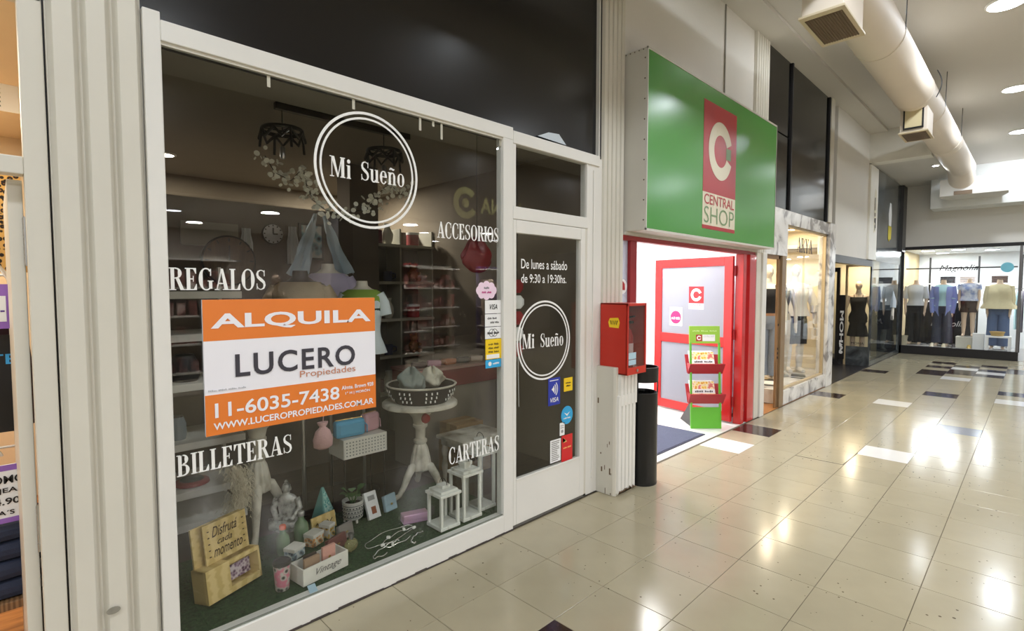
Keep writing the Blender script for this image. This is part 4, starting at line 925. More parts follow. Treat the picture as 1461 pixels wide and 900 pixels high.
q = on_y(444, 345, 2.135); o = thing('framed_picture', 'black framed picture of pale blue cats above the beige bust', 'picture', q)
MB().box(-.11, .11, -.012, .012, -.16, .16).build('frame', BLACKM, o, bevel=.003); MB().box(-.09, .09, -.0135, -.0125, -.14, .14).build('print', ramp_mat('cat_print', 'voronoi', [(.15, (40, 60, 76)), (.4, (130, 176, 190)), (.7, (220, 226, 224))], 16, .6), o)
sbox('wall_giftshop_partition', (.33, 2.42, 2.15, 2.2, 0, 2.3), M('partition_brown', (92, 82, 72), .8, var=.15, scale=2), 'dark brown display partition behind the window figures', 'partition')
MB_ = MB().box(-.20, .20, -.01, .01, -.09, .09); q = on_y(300, 334, 2.138); tag(MB_.build('blank_board', M('grey_board', (128, 124, 112), .7)), 'plain grey board hanging above the wooden clock', 'board').location = q
for px, py, w, h, lab in ((352, 352, .05, .15, 'narrow white towel hanging right of the grey board'), (418, 350, .05, .16, 'narrow white towel hanging beside the framed picture')):
    q = on_y(px, py, 2.13); o = thing('towel', lab, 'towel', q); MB().loft([[Vector((w * (i / 8 - .5) * 2 * (1 - .3 * (zz > .8)), (.012 * math.sin(i * 1.9) + (.004 if s else -.004)), h * (zz * 2 - 1))) for s in (0, 1) for i in (range(9) if s == 0 else range(8, -1, -1))] for zz in (0, .3, .6, .85, 1)]).build('cloth', M('white_towel', (206, 210, 212), .9, bump=.2), o, smooth=True)
# ---- white shelving at the left, seen behind the post
su = thing('white_shelving', 'white shelving unit at the left end of the display', 'shelf', (.33, 1.30, 0))
for z in (.12, .32, .62, .98, 1.28, 1.54): MB().box(0, .80, -.12, .33, z, z + .045).build('shelf_board', CW, su, bevel=.003)
for x in (0, .78): MB().box(x, x + .02, .30, .33, .003, 1.75).build('upright', CW, su)
for x, z, w, h, mt, lab in ((.52, .366, .20, .03, M('red_ring', (150, 44, 44), .4), 'flat red tray on the low white shelf'), (.45, .666, .10, .14, M('clear_jar', (150, 160, 166), .15), 'grey glass jar on the white shelf'), (.50, 1.026, .16, .16, M('dark_bag', (50, 48, 48), .6), 'dark handbag on the upper white shelf'), (.30, 1.326, .12, .1, M('glass_vase', (120, 130, 130), .2), 'grey vase on the top white shelf')):
    o = thing('shelf_item', lab, lab.split()[-4] if False else 'shop item', (.33 + x, 1.32, z), group='items on the white shelving')
    MB().lathe([(w * .42, 0), (w * .5, h * .2), (w * .48, h * .7), (w * .34, h)], 18).build('body', mt, o, smooth=True); MB().lathe([(w * .34, h), (w * .3, h + .008), (0, h + .01)], 18).build('lid', BLACKM, o, smooth=True)
# ---- right side: shelves with goods, red counter, boxes, white table
s2 = thing('back_shelving', 'pale back shelving with goods behind the right half of the window', 'shelf', (2.75, 2.62, 0))
PALE = M('pale_shelf', (176, 172, 156), .6, var=.06)
for z in (.45, .85, 1.25, 1.65, 2.05): MB().box(0, .84, -.15, .15, z, z + .03).build('shelf_board', PALE, s2, bevel=.002)
for x in (0, .40, .82): MB().box(x, x + .02, -.13, .15, .003, 2.25).build('upright', PALE, s2)
MB().box(0, .84, .15, .16, .003, 2.25).build('back_panel', M('shelf_back', (110, 104, 92), .7), s2)
goods = [('handbag', (96, 44, 56)), ('vase', (190, 186, 170)), ('gift_tin', (150, 60, 60)), ('candle_jar', (206, 190, 160)), ('mug', (60, 70, 100)), ('teddy_bear', (160, 120, 80))]
rng = random.Random(9); k = 0
pos_w = {0: 'lowest', 1: 'second', 2: 'middle', 3: 'fourth', 4: 'top'}
for zi, z in enumerate((.48, .88, 1.28, 1.68, 2.08)):
    for xi in range(3):
        nm, rgb = goods[k % 6]; k += 1; x = 2.75 + (.125, .295, .62)[xi]
        o = thing(nm, '%s %s on the %s back shelf, %s' % ({'handbag': 'wine red', 'vase': 'cream', 'gift_tin': 'red', 'candle_jar': 'sand coloured', 'mug': 'navy', 'teddy_bear': 'tan'}[nm], nm.replace('_', ' '), pos_w[zi], ('left end', 'in the middle', 'right end')[xi]), nm.split('_')[-1], (x, 2.57, z + .002), rng.uniform(-.4, .4), 'goods on the back shelving')
        mt = M('goods_' + nm, rgb, .5, var=.15, scale=12)
        if nm == 'handbag': MB().box(-.09, .09, -.05, .05, 0, .15).build('body', mt, o, bevel=.02); MB().tube([(-.05, 0, .15), (-.04, 0, .22), (.04, 0, .22), (.05, 0, .15)], .006, 6).build('handle', mt, o, smooth=True)
        elif nm == 'vase': MB().lathe([(.04, 0), (.06, .05), (.065, .11), (.03, .18), (.04, .22), (.036, .22), (.026, .18)], 18).build('body', mt, o, smooth=True)
        elif nm == 'gift_tin': MB().lathe([(.07, 0), (.07, .13)], 20).build('body', mt, o, smooth=True); MB().lathe([(.073, .12), (.073, .145), (.02, .15)], 20).build('lid', VINYL, o, smooth=True)
        elif nm == 'candle_jar': MB().lathe([(.05, 0), (.055, .02), (.055, .11), (.045, .12)], 18).build('jar', mt, o, smooth=True); MB().lathe([(.047, .12), (.047, .14), (.01, .15)], 18).build('lid', SMOKE, o, smooth=True)
        elif nm == 'mug': MB().lathe([(.045, 0), (.048, .11), (.043, .11), (.04, .01)], 18).build('cup', mt, o, smooth=True); MB().tube([(.046, 0, .09), (.085, 0, .08), (.085, 0, .04), (.046, 0, .03)], .007, 8).build('handle', mt, o, smooth=True)
        else:
            b = MB().ball((0, 0, .07), (.06, .05, .07)).ball((0, -.01, .16), (.045, .042, .042))
            for s in (-1, 1): b.ball((s * .035, 0, .20), .016, 10, 6).ball((s * .06, -.03, .09), (.02, .035, .02), 10, 6).ball((s * .04, -.06, .025), (.025, .04, .025), 10, 6)
            b.build('body', mt, o, smooth=True)
ct = thing('red_counter', 'long dark red counter behind the basket', 'counter', (2.60, 1.55, 0))
MB().box(0, .95, -.16, .2, .003, .70).build('base', M('counter_grey', (150, 142, 128), .7), ct, bevel=.004); MB().box(-.01, .97, -.18, .22, .70, .86).build('fascia', M('counter_red', (126, 36, 44), .5), ct, bevel=.004); MB().box(-.02, .98, -.19, .23, .86, .885).build('worktop', M('counter_top', (190, 150, 140), .4), ct, bevel=.003)
rng = random.Random(4)
for k in range(5):
    rgb = ((60, 40, 44), (206, 160, 176), (190, 120, 80), (44, 44, 50), (226, 210, 190))[k]; x = 2.70 + .17 * k
    o = thing('leather_pouch', ('dark brown', 'pink', 'tan', 'black', 'ivory')[k] + ' leather pouch lying on the red counter', 'pouch', (x, 1.50, .886), rng.uniform(-.6, .6), 'pouches on the red counter')
    mt = M('pouch%d' % k, rgb, .5, var=.1, scale=14); MB().box(-.065, .065, -.045, .045, 0, .055).build('body', mt, o, bevel=.018); MB().box(-.06, .06, -.048, -.03, .02, .057).build('flap', mt, o, bevel=.006)
CARD = ramp_mat('corrugated_card', 'noise', [(.3, (156, 124, 84)), (.7, (176, 144, 102))], 6, .8, stretch=(1, 1, 12))
for x, y, z, w, h, lab in ((2.92, 1.12, .003, .36, .27, 'lower cardboard box printed in black near the door'), (2.70, 1.14, .276, .30, .16, 'smaller cardboard box stacked on top near the door')):
    o = thing('cardboard_box', lab, 'box', (x if z < .1 else 2.9, y, z), group='cardboard boxes by the door')
    MB().box(-w / 2, w / 2, -w * .4, w * .4, 0, h).build('carton', CARD, o, bevel=.003); MB().box(-w / 2 - .001, w / 2 + .001, -.025, .025, h - .06, h + .001).build('packing_tape', M('tape_tan', (190, 160, 110), .3), o)
    marks((-w * .28, h * .40, w * .28, h * .62), FRONT(0, -w * .4 - .001, 0), seed=16).build('lettering', INK, o)
tb_ = thing('white_side_table', 'small white table with turned legs behind the lanterns', 'table', (2.72, .78, .003))
MB().box(-.24, .24, -.17, .17, .40, .43).build('table_top', CARVE, tb_, bevel=.006); MB().box(-.21, .21, -.14, .14, .35, .40).build('apron', CARVE, tb_)
for sx in (-1, 1):
    for sy in (-1, 1): MB().lathe([(.02, .35), (.026, .30), (.016, .25), (.024, .18), (.014, .06), (.018, .0)], 12, c=(sx * .19, sy * .12, 0)).build('leg', CARVE, tb_, smooth=True)
# ---- hanging ornament behind the door pane
ho_ = thing('hanging_ornament', 'red and white fabric ornament hanging behind the door pane', 'ornament', (2.80, .35, 0))
for z, mt, w in ((1.62, M('felt_red', (150, 44, 44), .9), .06), (1.50, VINYL, .07), (1.38, M('felt_red', (150, 44, 44), .9), .065), (1.26, VINYL, .06), (1.14, M('felt_red', (150, 44, 44), .9), .055)): MB().oval([(z - .05, w * .5, .02, 0), (z - .02, w, .03, 0), (z + .02, w, .03, 0), (z + .05, w * .5, .02, 0)], 14).build('bundle', mt, ho_, smooth=True)
MB().tube([(0, 0, 1.65), (0, 0, 2.777)], .003, 6).build('cord', SMOKE, ho_); MB().tube([(-.01, 0, 1.1), (-.03, 0, .75)], .003, 6).tube([(.01, 0, 1.1), (.02, 0, .7)], .003, 6).build('ribbon', VINYL, ho_)
cloth_lump('red_star_balloon', 'dark red star ornament behind the opening hours', 2.62, .60, 1.72, .14, .04, .24, M('star_red', (120, 30, 34), .4), 8, 'ornament', .2)
o = [x for x in COL.objects if x.name.startswith('red_star_balloon')][0]; MB().tube([(0, 0, .22), (0, 0, 1.05)], .002, 6).build('cord', SMOKE, o)
# unseen ceiling lamps, added to brighten the gift shop interior
for i, (x, y) in enumerate(((1.1, 3.0), (2.9, 3.2))):
    o = thing('fill_spot', 'small round fill lamp added on the ceiling at the %s of the dim gift shop' % ('left' if i == 0 else 'right'), 'ceiling light', (x, y, 2.779), group='added fill lamps of the gift shop')
    MB().lathe([(.09, 0), (.09, -.012), (.075, -.014)], 24).build('rim', VINYL, o, smooth=True); MB().lathe([(.072, -.0142), (0, -.0145)], 24).build('diffuser', emit_mat('dim_diffuser', (255, 246, 230), 6), o)
    area_light('fill_spot_light', (0, 0, -.02), .14, 26, (1, .93, .82), parent=o)
# ================================================================ GREEN AND RED SHOP
GREEN = M('sign_green', (80, 154, 70), .20, var=.04, scale=1.2, spec=.7); GALV = M('galvanised_white', (206, 203, 194), .45, var=.1, scale=3, bump=.1, bscale=8)
LRED = M('logo_red', (178, 44, 50), .3, var=.06); LCREAM = M('logo_cream', (228, 220, 196), .35, var=.03); LGREEN = M('logo_green', (120, 150, 104), .4)
sg = thing('shop_sign_box', 'green box sign with a red C logo lettered CENTRAL SHOP', 'sign', (3.70, 0, 2.07))
SW, SH, SD = 2.86, 1.425, .19
MB().box(0, SW, -SD, .018, 0, SH).build('box_body', GALV, sg, bevel=.006)
MB().box(.012, SW - .006, -SD - .006, -SD + .002, .012, SH - .012).build('face_panel', GREEN, sg)
MB().box(0, SW, -SD - .010, -SD, -.004, .014).build('edge_strip', GALV, sg); MB().box(0, SW, -SD - .010, -SD, SH - .014, SH + .004).build('edge_strip', GALV, sg); MB().box(0, .012, -SD - .010, -SD, 0, SH).build('edge_strip', GALV, sg); MB().box(SW - .008, SW, -SD - .010, -SD, 0, SH).build('edge_strip', GALV, sg)
rv = MB()
for k in range(9): rv.ball((-.001, -SD + .014, .08 + k * .158), .006, 8, 5)
for k in range(5): rv.ball((-.001, -SD + .03 + k * .04, SH - .012), .005, 8, 5)
rv.build('rivet', M('rust_dark', (80, 66, 50), .8), sg)
FZ = FRONT(0, -SD - .0065, 0); FZ2 = FRONT(0, -SD - .0085, 0); lx0, lx1 = .985, 1.715
flat([rect(lx0, .435, lx1, 1.275)], FZ).build('logo_field', LRED, sg); flat([rect(lx0, .13, lx1, .435)], FZ).build('logo_field', LCREAM, sg); flat([rect(lx0, .095, lx1, .13)], FZ).build('logo_field', LRED, sg)
flat(ring_polys((lx0 + lx1) / 2, .855, .145, .262, 60, 22, 338, 1.05), FZ2).build('logo_letter', LCREAM, sg, label='cream letter C of the logo')
flat([rect((lx0 + lx1) / 2 + .125, .80, (lx0 + lx1) / 2 + .235, .91)], FZ2, .001).build('logo_notch', LGREEN, sg)
sans('CENTRAL', (lx0 + .03, .325, lx1 - .03, .42), FZ2, .012).build('lettering', LRED, sg, label='red lettering CENTRAL')
sans('SHOP', (lx0 + .03, .15, lx1 - .03, .305), FZ2, -.006).build('lettering', LGREEN, sg, label='green lettering SHOP')
# red metal door frame
RED = M('red_door_paint', (196, 34, 34), .28, var=.06, scale=3, coat=.3); DRED = M('dark_red_paint', (150, 28, 34), .35, var=.08)
d2 = thing('door_2', 'red metal entrance frame below the green sign', 'door', kind='structure')
MB().box(3.67, 6.58, .02, .09, 2.005, 2.062).build('head_rail', DRED, d2, bevel=.004)
MB().box(3.83, 3.93, .02, .09, 0, 2.005).build('post', DRED, d2, bevel=.004); MB().box(3.645, 3.685, .02, .09, 0, 2.005).build('post', DRED, d2, bevel=.004)
MB().box(6.20, 6.29, .01, .10, 0, 2.005).build('post', RED, d2, bevel=.004); MB().box(6.37, 6.56, .0, .10, 0, 2.005).build('post', RED, d2, bevel=.004)
MB().box(6.29, 6.37, .03, .07, .0, .2).build('kick_panel', DRED, d2); MB().box(6.30, 6.36, .045, .05, .2, 2.0).build('pane', glass_mat('frosted_slit', (.95, .95, .97), .04, 0, .4, (.9, .9, .92)), d2)
FROST = glass_mat('frosted_glass', (.70, .72, .78), .04, .1, .72, (.60, .61, .67))
MB().box(3.685, 3.83, .05, .056, .02, 2.005).build('pane', FROST, d2)
st_ = flat(ring_polys(3.757, 1.62, .055, .062, 28) + [disc(3.757, 1.62, .055, 28)], FRONT(0, .048, 0), .001); st_.build('sticker', PAPER, d2); flat([[(3.73, 1.59), (3.79, 1.59), (3.785, 1.64), (3.757, 1.665), (3.735, 1.64)]], FRONT(0, .0465, 0), .001).build('sticker', LRED, d2)
MB().box(3.67, 6.58, -.02, .03, 2.045, 2.069).build('soffit_strip', GALV, d2)
# open door leaf, hinged right, swung inwards
h0 = Vector((6.17, .11, 0)); h1 = Vector((6.40, 1.28, 0)); ang = math.atan2(h1.y - h0.y, h1.x - h0.x); Wd = 1.16
d3 = thing('door_3', 'open red framed door leaf with frosted glass', 'door', h0, ang, kind='structure')
for a, b in ((0, .11), (Wd - .11, Wd)): MB().box(a, b, -.02, .02, .02, 1.985).build('stile', RED, d3, bevel=.004)
for a, b in ((.02, .13), (.90, 1.02), (1.875, 1.985)): MB().box(.11, Wd - .11, -.02, .02, a, b).build('rail', RED, d3, bevel=.004)
MB().box(.11, Wd - .11, -.004, .004, 1.02, 1.875).build('pane', FROST, d3); MB().box(.11, Wd - .11, -.004, .004, .13, .90).build('pane', FROST, d3)
for z in (.2, 1.0, 1.75): MB().tube([(-.012, -.01, z), (-.012, -.01, z + .12)], .012, 10).build('hinge', DRED, d3, smooth=True)
# the leaf's room side faces the camera: local +y; text runs from the free edge to the hinge
FL = Matrix(((-1, 0, 0, 0), (0, 0, 1, .0045), (0, 1, 0, 0), (0, 0, 0, 1)))
flat([rect(-.62, 1.42, -.40, 1.63)], FL, .001).build('sticker', LRED, d3, label='red logo sticker on the door leaf'); flat(ring_polys(-.51, 1.525, .045, .08, 30, 20, 340), Matrix.Translation((0, .0012, 0)) @ FL, .001).build('sticker_ring', PAPER, d3)
flat([rect(-.62, 1.345, -.40, 1.415)], FL, .001).build('sticker', PAPER, d3); sans('CENTRAL', (-.60, 1.385, -.42, 1.41), Matrix.Translation((0, .0015, 0)) @ FL, .01).build('lettering', LRED, d3); sans('SHOP', (-.60, 1.35, -.42, 1.38), Matrix.Translation((0, .0015, 0)) @ FL).build('lettering', LGREEN, d3)
flat([rect(-.92, 1.12, -.72, 1.36)], FL, .001).build('sticker', M('lime_white', (226, 236, 206), .5), d3, label='white and magenta promotion sticker on the door leaf')
flat([disc(-.82, 1.23, .085, 24)], Matrix.Translation((0, .0012, 0)) @ FL, .001).build('sticker_disc', M('magenta', (206, 44, 110), .5), d3); marks((-.89, 1.20, -.75, 1.24), Matrix.Translation((0, .003, 0)) @ FL, seed=19).build('lettering', PAPER, d3)
# interior
SHW = M('bright_white_wall', (240, 240, 240), .6, var=.02)
sbox('wall_centralshop_back', (3.66, 8.0, 4.0, 4.1, 0, 2.9), SHW, 'bright white back wall inside the red framed shop', 'wall')
sbox('wall_centralshop_left', (3.658, 3.70, .12, 4.0, 0, 2.9), SHW, 'bright white side wall inside the red framed shop', 'wall')
sbox('wall_centralshop_right', (6.70, 6.76, .12, 4.0, 0, 2.9), SHW, 'white right side wall inside the red framed shop', 'wall')
sbox('ceiling_centralshop', (3.66, 8.0, .22, 4.1, 2.62, 2.7), SHW, 'bright white ceiling inside the red framed shop', 'ceiling')
cf = sbox('floor_centralshop', (3.66, 8.0, .0, 4.1, -.05, -.006), DARKGAP, 'pale tiled floor inside the red framed shop', 'floor')
pm = tile_mesh('pale_tile', M('pale_tile', (222, 220, 214), .15, var=.04, rnd=.02))
for i in range(7):
    for j in range(4):
        o = bpy.data.objects.new('tile', pm); COL.objects.link(o); o.location = (3.90 + i * TP, TY0 + .012 + (j + .5) * TP + .018, -.001); o.parent = cf
for i, (x, y) in enumerate(((4.6, 1.0), (5.6, 1.0), (4.6, 2.6), (5.6, 2.6))):
    o = thing('ceiling_panel_light', 'white square ceiling light, %s, inside the red framed shop' % ('front left', 'front right', 'rear left', 'rear right')[i], 'ceiling light', (x, y, 2.61), group='panel lights of the red framed shop')
    MB().box(-.31, .31, -.31, .31, -.02, .0).build('frame', VINYL, o, bevel=.004); MB().box(-.29, .29, -.29, .29, -.0225, -.0205).build('diffuser', emit_mat('panel_diffuser', (255, 255, 255), 8), o)
    area_light('panel_lamp', (0, 0, -.03), .55, 24, (1, .99, 1), .55, parent=o)
# mat
mt = thing('door_mat', 'dark blue grey door mat with a red logo', 'mat', (4.02, .13, -.002))
MB().box(0, 1.46, 0, .95, 0, .012).build('mat', M('mat_fibre', (84, 88, 108), .95, var=.2, scale=60, bump=.5), mt); MB().box(-.02, 1.48, -.02, .97, 0, .008).build('border', M('mat_border', (60, 62, 76), .9), mt)
flat([disc(.52, .22, .07, 24)], Matrix.Translation((0, 0, .0122)), .001).build('logo', LRED, mt)
# brochure stand
p0, p1 = on_z(986, 611), on_z(1028, 611); mid = (p0 + p1) / 2; rz = math.atan2(p1.y - p0.y, p1.x - p0.x)
LIME = M('lime_sheet', (150, 196, 66), .45, var=.04); LEAFG = M('green_sheet', (96, 176, 50), .4, var=.04); TRAY = M('tray_red', (170, 40, 50), .4, var=.05)
bs = thing('brochure_stand', 'lime green brochure stand with two red trays', 'stand', (mid.x, mid.y, 0), rz)
w = .165; lean = lambda z: .10 * z       # the upright leans back
for s in (-1, 1): MB().prism([(-.012, 0), (.012, 0), (.012 + .085, .98), (-.012 + .085, .98)], 0, .02, Matrix(((0, 0, 1, s * w - .01), (1, 0, 0, 0), (0, 1, 0, 0), (0, 0, 0, 1)))).build('upright', LEAFG, bs)
MB().prism([(-.01, 0), (.01, 0), (.033, .24), (.013, .24)], -w, w, Matrix(((0, 0, 1, 0), (1, 0, 0, 0), (0, 1, 0, 0), (0, 0, 0, 1)))).build('foot_panel', LEAFG, bs, bevel=.002)
MB().prism([(.085, .97), (.10, .97), (.115, 1.17), (.10, 1.17)], -w - .012, w + .012, Matrix(((0, 0, 1, 0), (1, 0, 0, 0), (0, 1, 0, 0), (0, 0, 0, 1)))).build('header', LIME, bs, bevel=.002)
hdM = Matrix.Translation((0, .0085, 0)) @ Matrix.Rotation(R(-4.5), 4, 'X') @ FRONT(0, 0, 0)
flat([rect(-.10, 1.00, -.03, 1.075)], hdM, .002).build('header_logo', LRED, bs); flat(ring_polys(-.065, 1.0375, .014, .026, 20, 20, 340), Matrix.Translation((0, -.002, 0)) @ hdM, .001).build('header_logo', PAPER, bs); flat([rect(-.025, 1.00, .12, 1.075)], hdM, .002).build('header_logo', PAPER, bs); sans('CENTRAL SHOP', (-.015, 1.045, .11, 1.065), Matrix.Translation((0, -.0022, 0)) @ hdM).build('lettering', M('faint_grey', (190, 190, 196), .6), bs)
marks((-.14, 1.11, .14, 1.127), hdM, .002, 17, 3).build('lettering', M('pale_lime', (210, 230, 160), .5), bs)
MB().prism([(.10, 0), (.46, 0), (.10, .30)], -w + .02, -w + .035, Matrix(((0, 0, 1, 0), (1, 0, 0, 0), (0, 1, 0, 0), (0, 0, 0, 1)))).build('back_strut', BLACKM, bs)
YX = Matrix(((0, 0, 1, 0), (1, 0, 0, 0), (0, 1, 0, 0), (0, 0, 0, 1)))
for z in (.29, .63):
    y = lean(z)
    MB().prism([(y + .030, z), (y + .125, z + .20), (y + .132, z + .20), (y + .04, z - .006)][::-1], -w - .03, w + .03, YX).build('tray_back', TRAY, bs)
    MB().prism([(y - .092, z + .115), (y - .084, z + .118), (y, z), (y - .006, z - .008)][::-1], -w - .035, w + .035, YX).build('tray_front', TRAY, bs)
    for s_ in (-1, 1): MB().prism([(y - .086, z + .112), (y - .003, z - .004), (y + .05, z + .112)], s_ * (w + .025) - .003, s_ * (w + .025) + .003, YX).build('tray_end', TRAY, bs)
FLYER = ramp_mat('flyer_print', 'voronoi', [(.1, (214, 90, 60)), (.3, (246, 206, 80)), (.55, (250, 236, 200)), (.8, (226, 120, 110))], 26, .45)
for z, lab in ((.29, 'lower'), (.63, 'upper')):
    y = lean(z); q = bs.matrix_basis @ Vector((0, y - .010, z + .018)); o = thing('brochure_stack', 'stack of yellow brochures in the %s red tray' % lab, 'brochures', q, rz, 'brochures on the stand')
    X = Matrix.Rotation(R(-24), 4, 'X')
    for k in range(5): MB().box(-.135 - .006 * k, .125 - .004 * k, .007 * k, .007 * k + .005, .0 + .004 * k, .235 + .006 * k).xf(X).build('brochure', PAPER if k else FLYER, o)
    flat([rect(-.133, .095, .123, .145)], X @ FRONT(0, -.0005, 0), .001).build('price_strip', PAPER, o); marks((-.11, .105, .10, .132), X @ FRONT(0, -.002, 0), seed=18).build('lettering', INK, o)
# ---- fire extinguisher cabinet on the pilaster
CABR = M('cabinet_red', (196, 44, 26), .4, var=.07, scale=5)
cb = thing('extinguisher_cabinet', 'red metal fire extinguisher cabinet on the pilaster', 'cabinet', (3.37, -.005, .945))
cw, cd, ch = .265, .245, .545
MB().box(0, cw, -cd, 0, 0, .012).build('bottom', CABR, cb, bevel=.003); MB().box(0, cw, -cd, 0, ch - .012, ch).build('top', CABR, cb, bevel=.003); MB().box(0, .010, -cd, 0, .0, ch).build('side_panel', CABR, cb, bevel=.003); MB().box(cw - .010, cw, -cd, 0, 0, ch).build('side_panel', CABR, cb, bevel=.003); MB().box(.01, cw - .01, -.012, 0, .012, ch - .012).build('back_panel', DRED, cb)
dr = MB().box(.0, cw, -cd - .006, -cd + .01, .0, .055).box(.0, .014, -cd - .006, -cd + .01, .055, ch).box(cw - .02, cw, -cd - .006, -cd + .01, .055, ch).box(.0, cw, -cd - .006, -cd + .01, ch - .02, ch).build('door', CABR, cb, bevel=.002)
MB().box(.014, cw - .02, -cd - .002, -cd + .002, .055, ch - .02).build('glass', glass_mat('smoked_glass', (.86, .80, .80), .05), dr)
MB().lathe([(.010, .0), (.012, .006), (.0, .008)], 12, c=(cw * .5, -cd - .006, .028), ax='y').build('lock', STEEL, dr, smooth=True)
flat([rect(.018, .12, .12, .17), rect(.018, .075, .12, .115)], FRONT(0, -cd - .004, 0), .0008).build('label_print', M('pale_blue_card', (176, 204, 220), .5), dr)
tg = MB().prism([(.085, .36), (.17, .355), (.18, .40), (.165, .435), (.09, .43), (.075, .40)], 0, .001, Matrix(((0, 0, -1, -.0005), (-1, 0, 0, 0), (0, 1, 0, 0), (0, 0, 0, 1)))); tg.build('sticker', M('sticker_yellow', (244, 206, 28), .4), cb, label='small yellow sticker with black scrawl')
flat(_stroke([(.095 + .008 * k, .397 + .016 * (-1) ** k) for k in range(9)], [.007] * 9), Matrix(((0, 0, -1, -.0012), (-1, 0, 0, 0), (0, 1, 0, 0), (0, 0, 0, 1)))).build('sticker_print', INK, cb)
ex = thing('fire_extinguisher', 'red fire extinguisher behind the cabinet glass', 'extinguisher', (3.37 + cw * .46, -.150, .958))
MB().lathe([(.062, 0), (.066, .01), (.066, .27), (.05, .32), (.022, .345), (.022, .37)], 22).build('cylinder', M('ext_red', (170, 26, 26), .3), ex, smooth=True)
MB().lathe([(.0665, .10), (.0668, .101), (.0668, .22), (.0665, .221)], 22, cap=False).build('label_print', PAPER, ex); MB().cbox((0, -.02, .385), (.03, .10, .02)).cbox((0, -.03, .42), (.025, .11, .012), 0, R(-12)).build('handle', BLACKM, ex); MB().tube([(0, .03, .36), (.05, .05, .30), (.07, .05, .15), (.068, .04, .06)], .010, 8).build('hose', BLACKM, ex, smooth=True)
# ---- litter bin
lb = thing('litter_bin', 'tall black cylindrical litter bin with a raised ring', 'bin', (3.775, -.14, 0))
MB().lathe([(.125, 0), (.125, .755), (.119, .755), (.119, .02), (0, .02)], 36).build('body', BLACKM, lb, smooth=True); MB().lathe([(.126, .0), (.128, .012), (.126, .02)], 36, cap=False).build('foot_ring', BLACKM, lb, smooth=True)
MB().lathe([(.128, .845), (.128, .965), (.121, .965), (.121, .845), (.128, .845)], 36, cap=False).build('top_ring', BLACKM, lb, smooth=True)
for a in (70, 190, 310): MB().cbox((.123 * math.cos(R(a)), .123 * math.sin(R(a)), .80), (.006, .03, .11), R(a)).build('bracket', BLACKM, lb)
MB().lathe([(.118, .70), (.112, .76), (.108, .74)], 30, cap=False).build('bin_liner', M('bag_black', (24, 24, 24), .25, bump=.6), lb, smooth=True)
# ================================================================ MARBLE FRONTED CLOTHES SHOP
MARB = ramp_mat('white_marble', 'noise', [(.38, (150, 146, 144)), (.46, (214, 211, 208)), (.56, (232, 230, 226)), (.75, (240, 238, 236))], 2.4, .25, dist=1.8, coat=.2)
sbox('trim_15', (6.58, 6.72, -.0, .1, 0, 2.045), CREAM, 'cream post between the red entrance and the marble shop', 'trim', bevel=.005)
sbox('trim_16', (6.73, 6.86, -.02, .03, 0, 2.045), WHITE, 'white post left of the marble shop door', 'trim', bevel=.005)
f3 = thing('wall_marble', 'white veined marble surround of the lit clothes shop', 'marble surround', kind='structure')
MB().box(6.83, 7.66, .0, .12, 2.04, 2.655).build('panel', MARB, f3, bevel=.003); MB().box(7.66, 9.62, .0, .12, 2.47, 2.655).build('panel', MARB, f3, bevel=.003)
MB().box(7.62, 9.62, .0, .12, 0.005, .20).build('panel', MARB, f3, bevel=.003); MB().box(9.60, 9.93, -.02, .14, 0, 2.66).build('panel', MARB, f3, bevel=.003)
bp = thing('wall_blackpanels', 'tall glossy black panels above the marble shop', 'panel', kind='structure')
for b in ((6.84, 7.64, 3.62, 4.59), (6.84, 7.64, 2.66, 3.60), (7.68, 9.40, 2.66, 4.59)): MB().box(b[0], b[1], .01, .10, b[2], b[3]).build('panel', BLACKG, bp)
for x in (7.64, 9.40): MB().box(x, x + .045, -.015, .10, 2.66, 4.6).build('mullion', INK, bp)
sbox('trim_17', (9.445, 9.62, -.03, .15, 2.66, 4.6), CREAM, 'cream vertical post right of the black panels', 'trim', bevel=.005)
WOODD = ramp_mat('walnut', 'wave', [(.2, (112, 82, 54)), (.8, (150, 116, 80))], 3, .5, dist=5, stretch=(6, 6, .6))
d4 = thing('door_4', 'wooden jamb and open doorway of the marble shop', 'door', kind='structure')
MB().box(7.39, 7.45, .02, .05, 0, 2.04).build('jamb', WOODD, d4, bevel=.004); MB().box(7.46, 7.62, -.005, .05, 0, 2.04).build('stile', M('bronze_stile', (140, 116, 86), .4), d4, bevel=.004); MB().box(6.86, 7.45, .02, .06, 1.99, 2.04).build('lintel', WOODD, d4)
hl = MB()
for z in (1.12, .80, .74, .68): hl.cbox((7.42, .016, z), (.022, .006, .03))
hl.build('lock', INK, d4)
w3 = thing('window_3', 'bright display window of the marble shop', 'window', kind='structure')
MB().box(7.62, 9.60, .05, .056, .20, 2.47).build('pane', CLEAR, w3)
for b in ((7.62, 7.66, .2, 2.47), (9.565, 9.60, .2, 2.47), (7.62, 9.6, .2, .225), (7.62, 9.6, 2.445, 2.47)): MB().box(b[0], b[1], .03, .08, b[2], b[3]).build('frame', M('champagne_frame', (196, 176, 140), .4, metal=.3), w3, bevel=.002)
lx = on_y(1143, 350, .05).x
serif('ARYA', (8.20, 2.13, 8.92, 2.34), FRONT(0, .048, 0)).build('lettering', M('dark_grey_vinyl', (70, 66, 64), .5), w3, label='dark serif lettering ARYA on the glass')
WARM = M('warm_cream_wall', (240, 226, 194), .6, var=.03)
sbox('wall_marbleshop_back', (6.78, 12.6, 2.8, 2.9, 0, 2.8), WARM, 'warm cream back wall of the marble shop', 'wall'); sbox('wall_marbleshop_right', (10.2, 10.26, .12, 2.8, 0, 2.8), WARM, 'warm cream side wall of the marble shop display', 'wall')
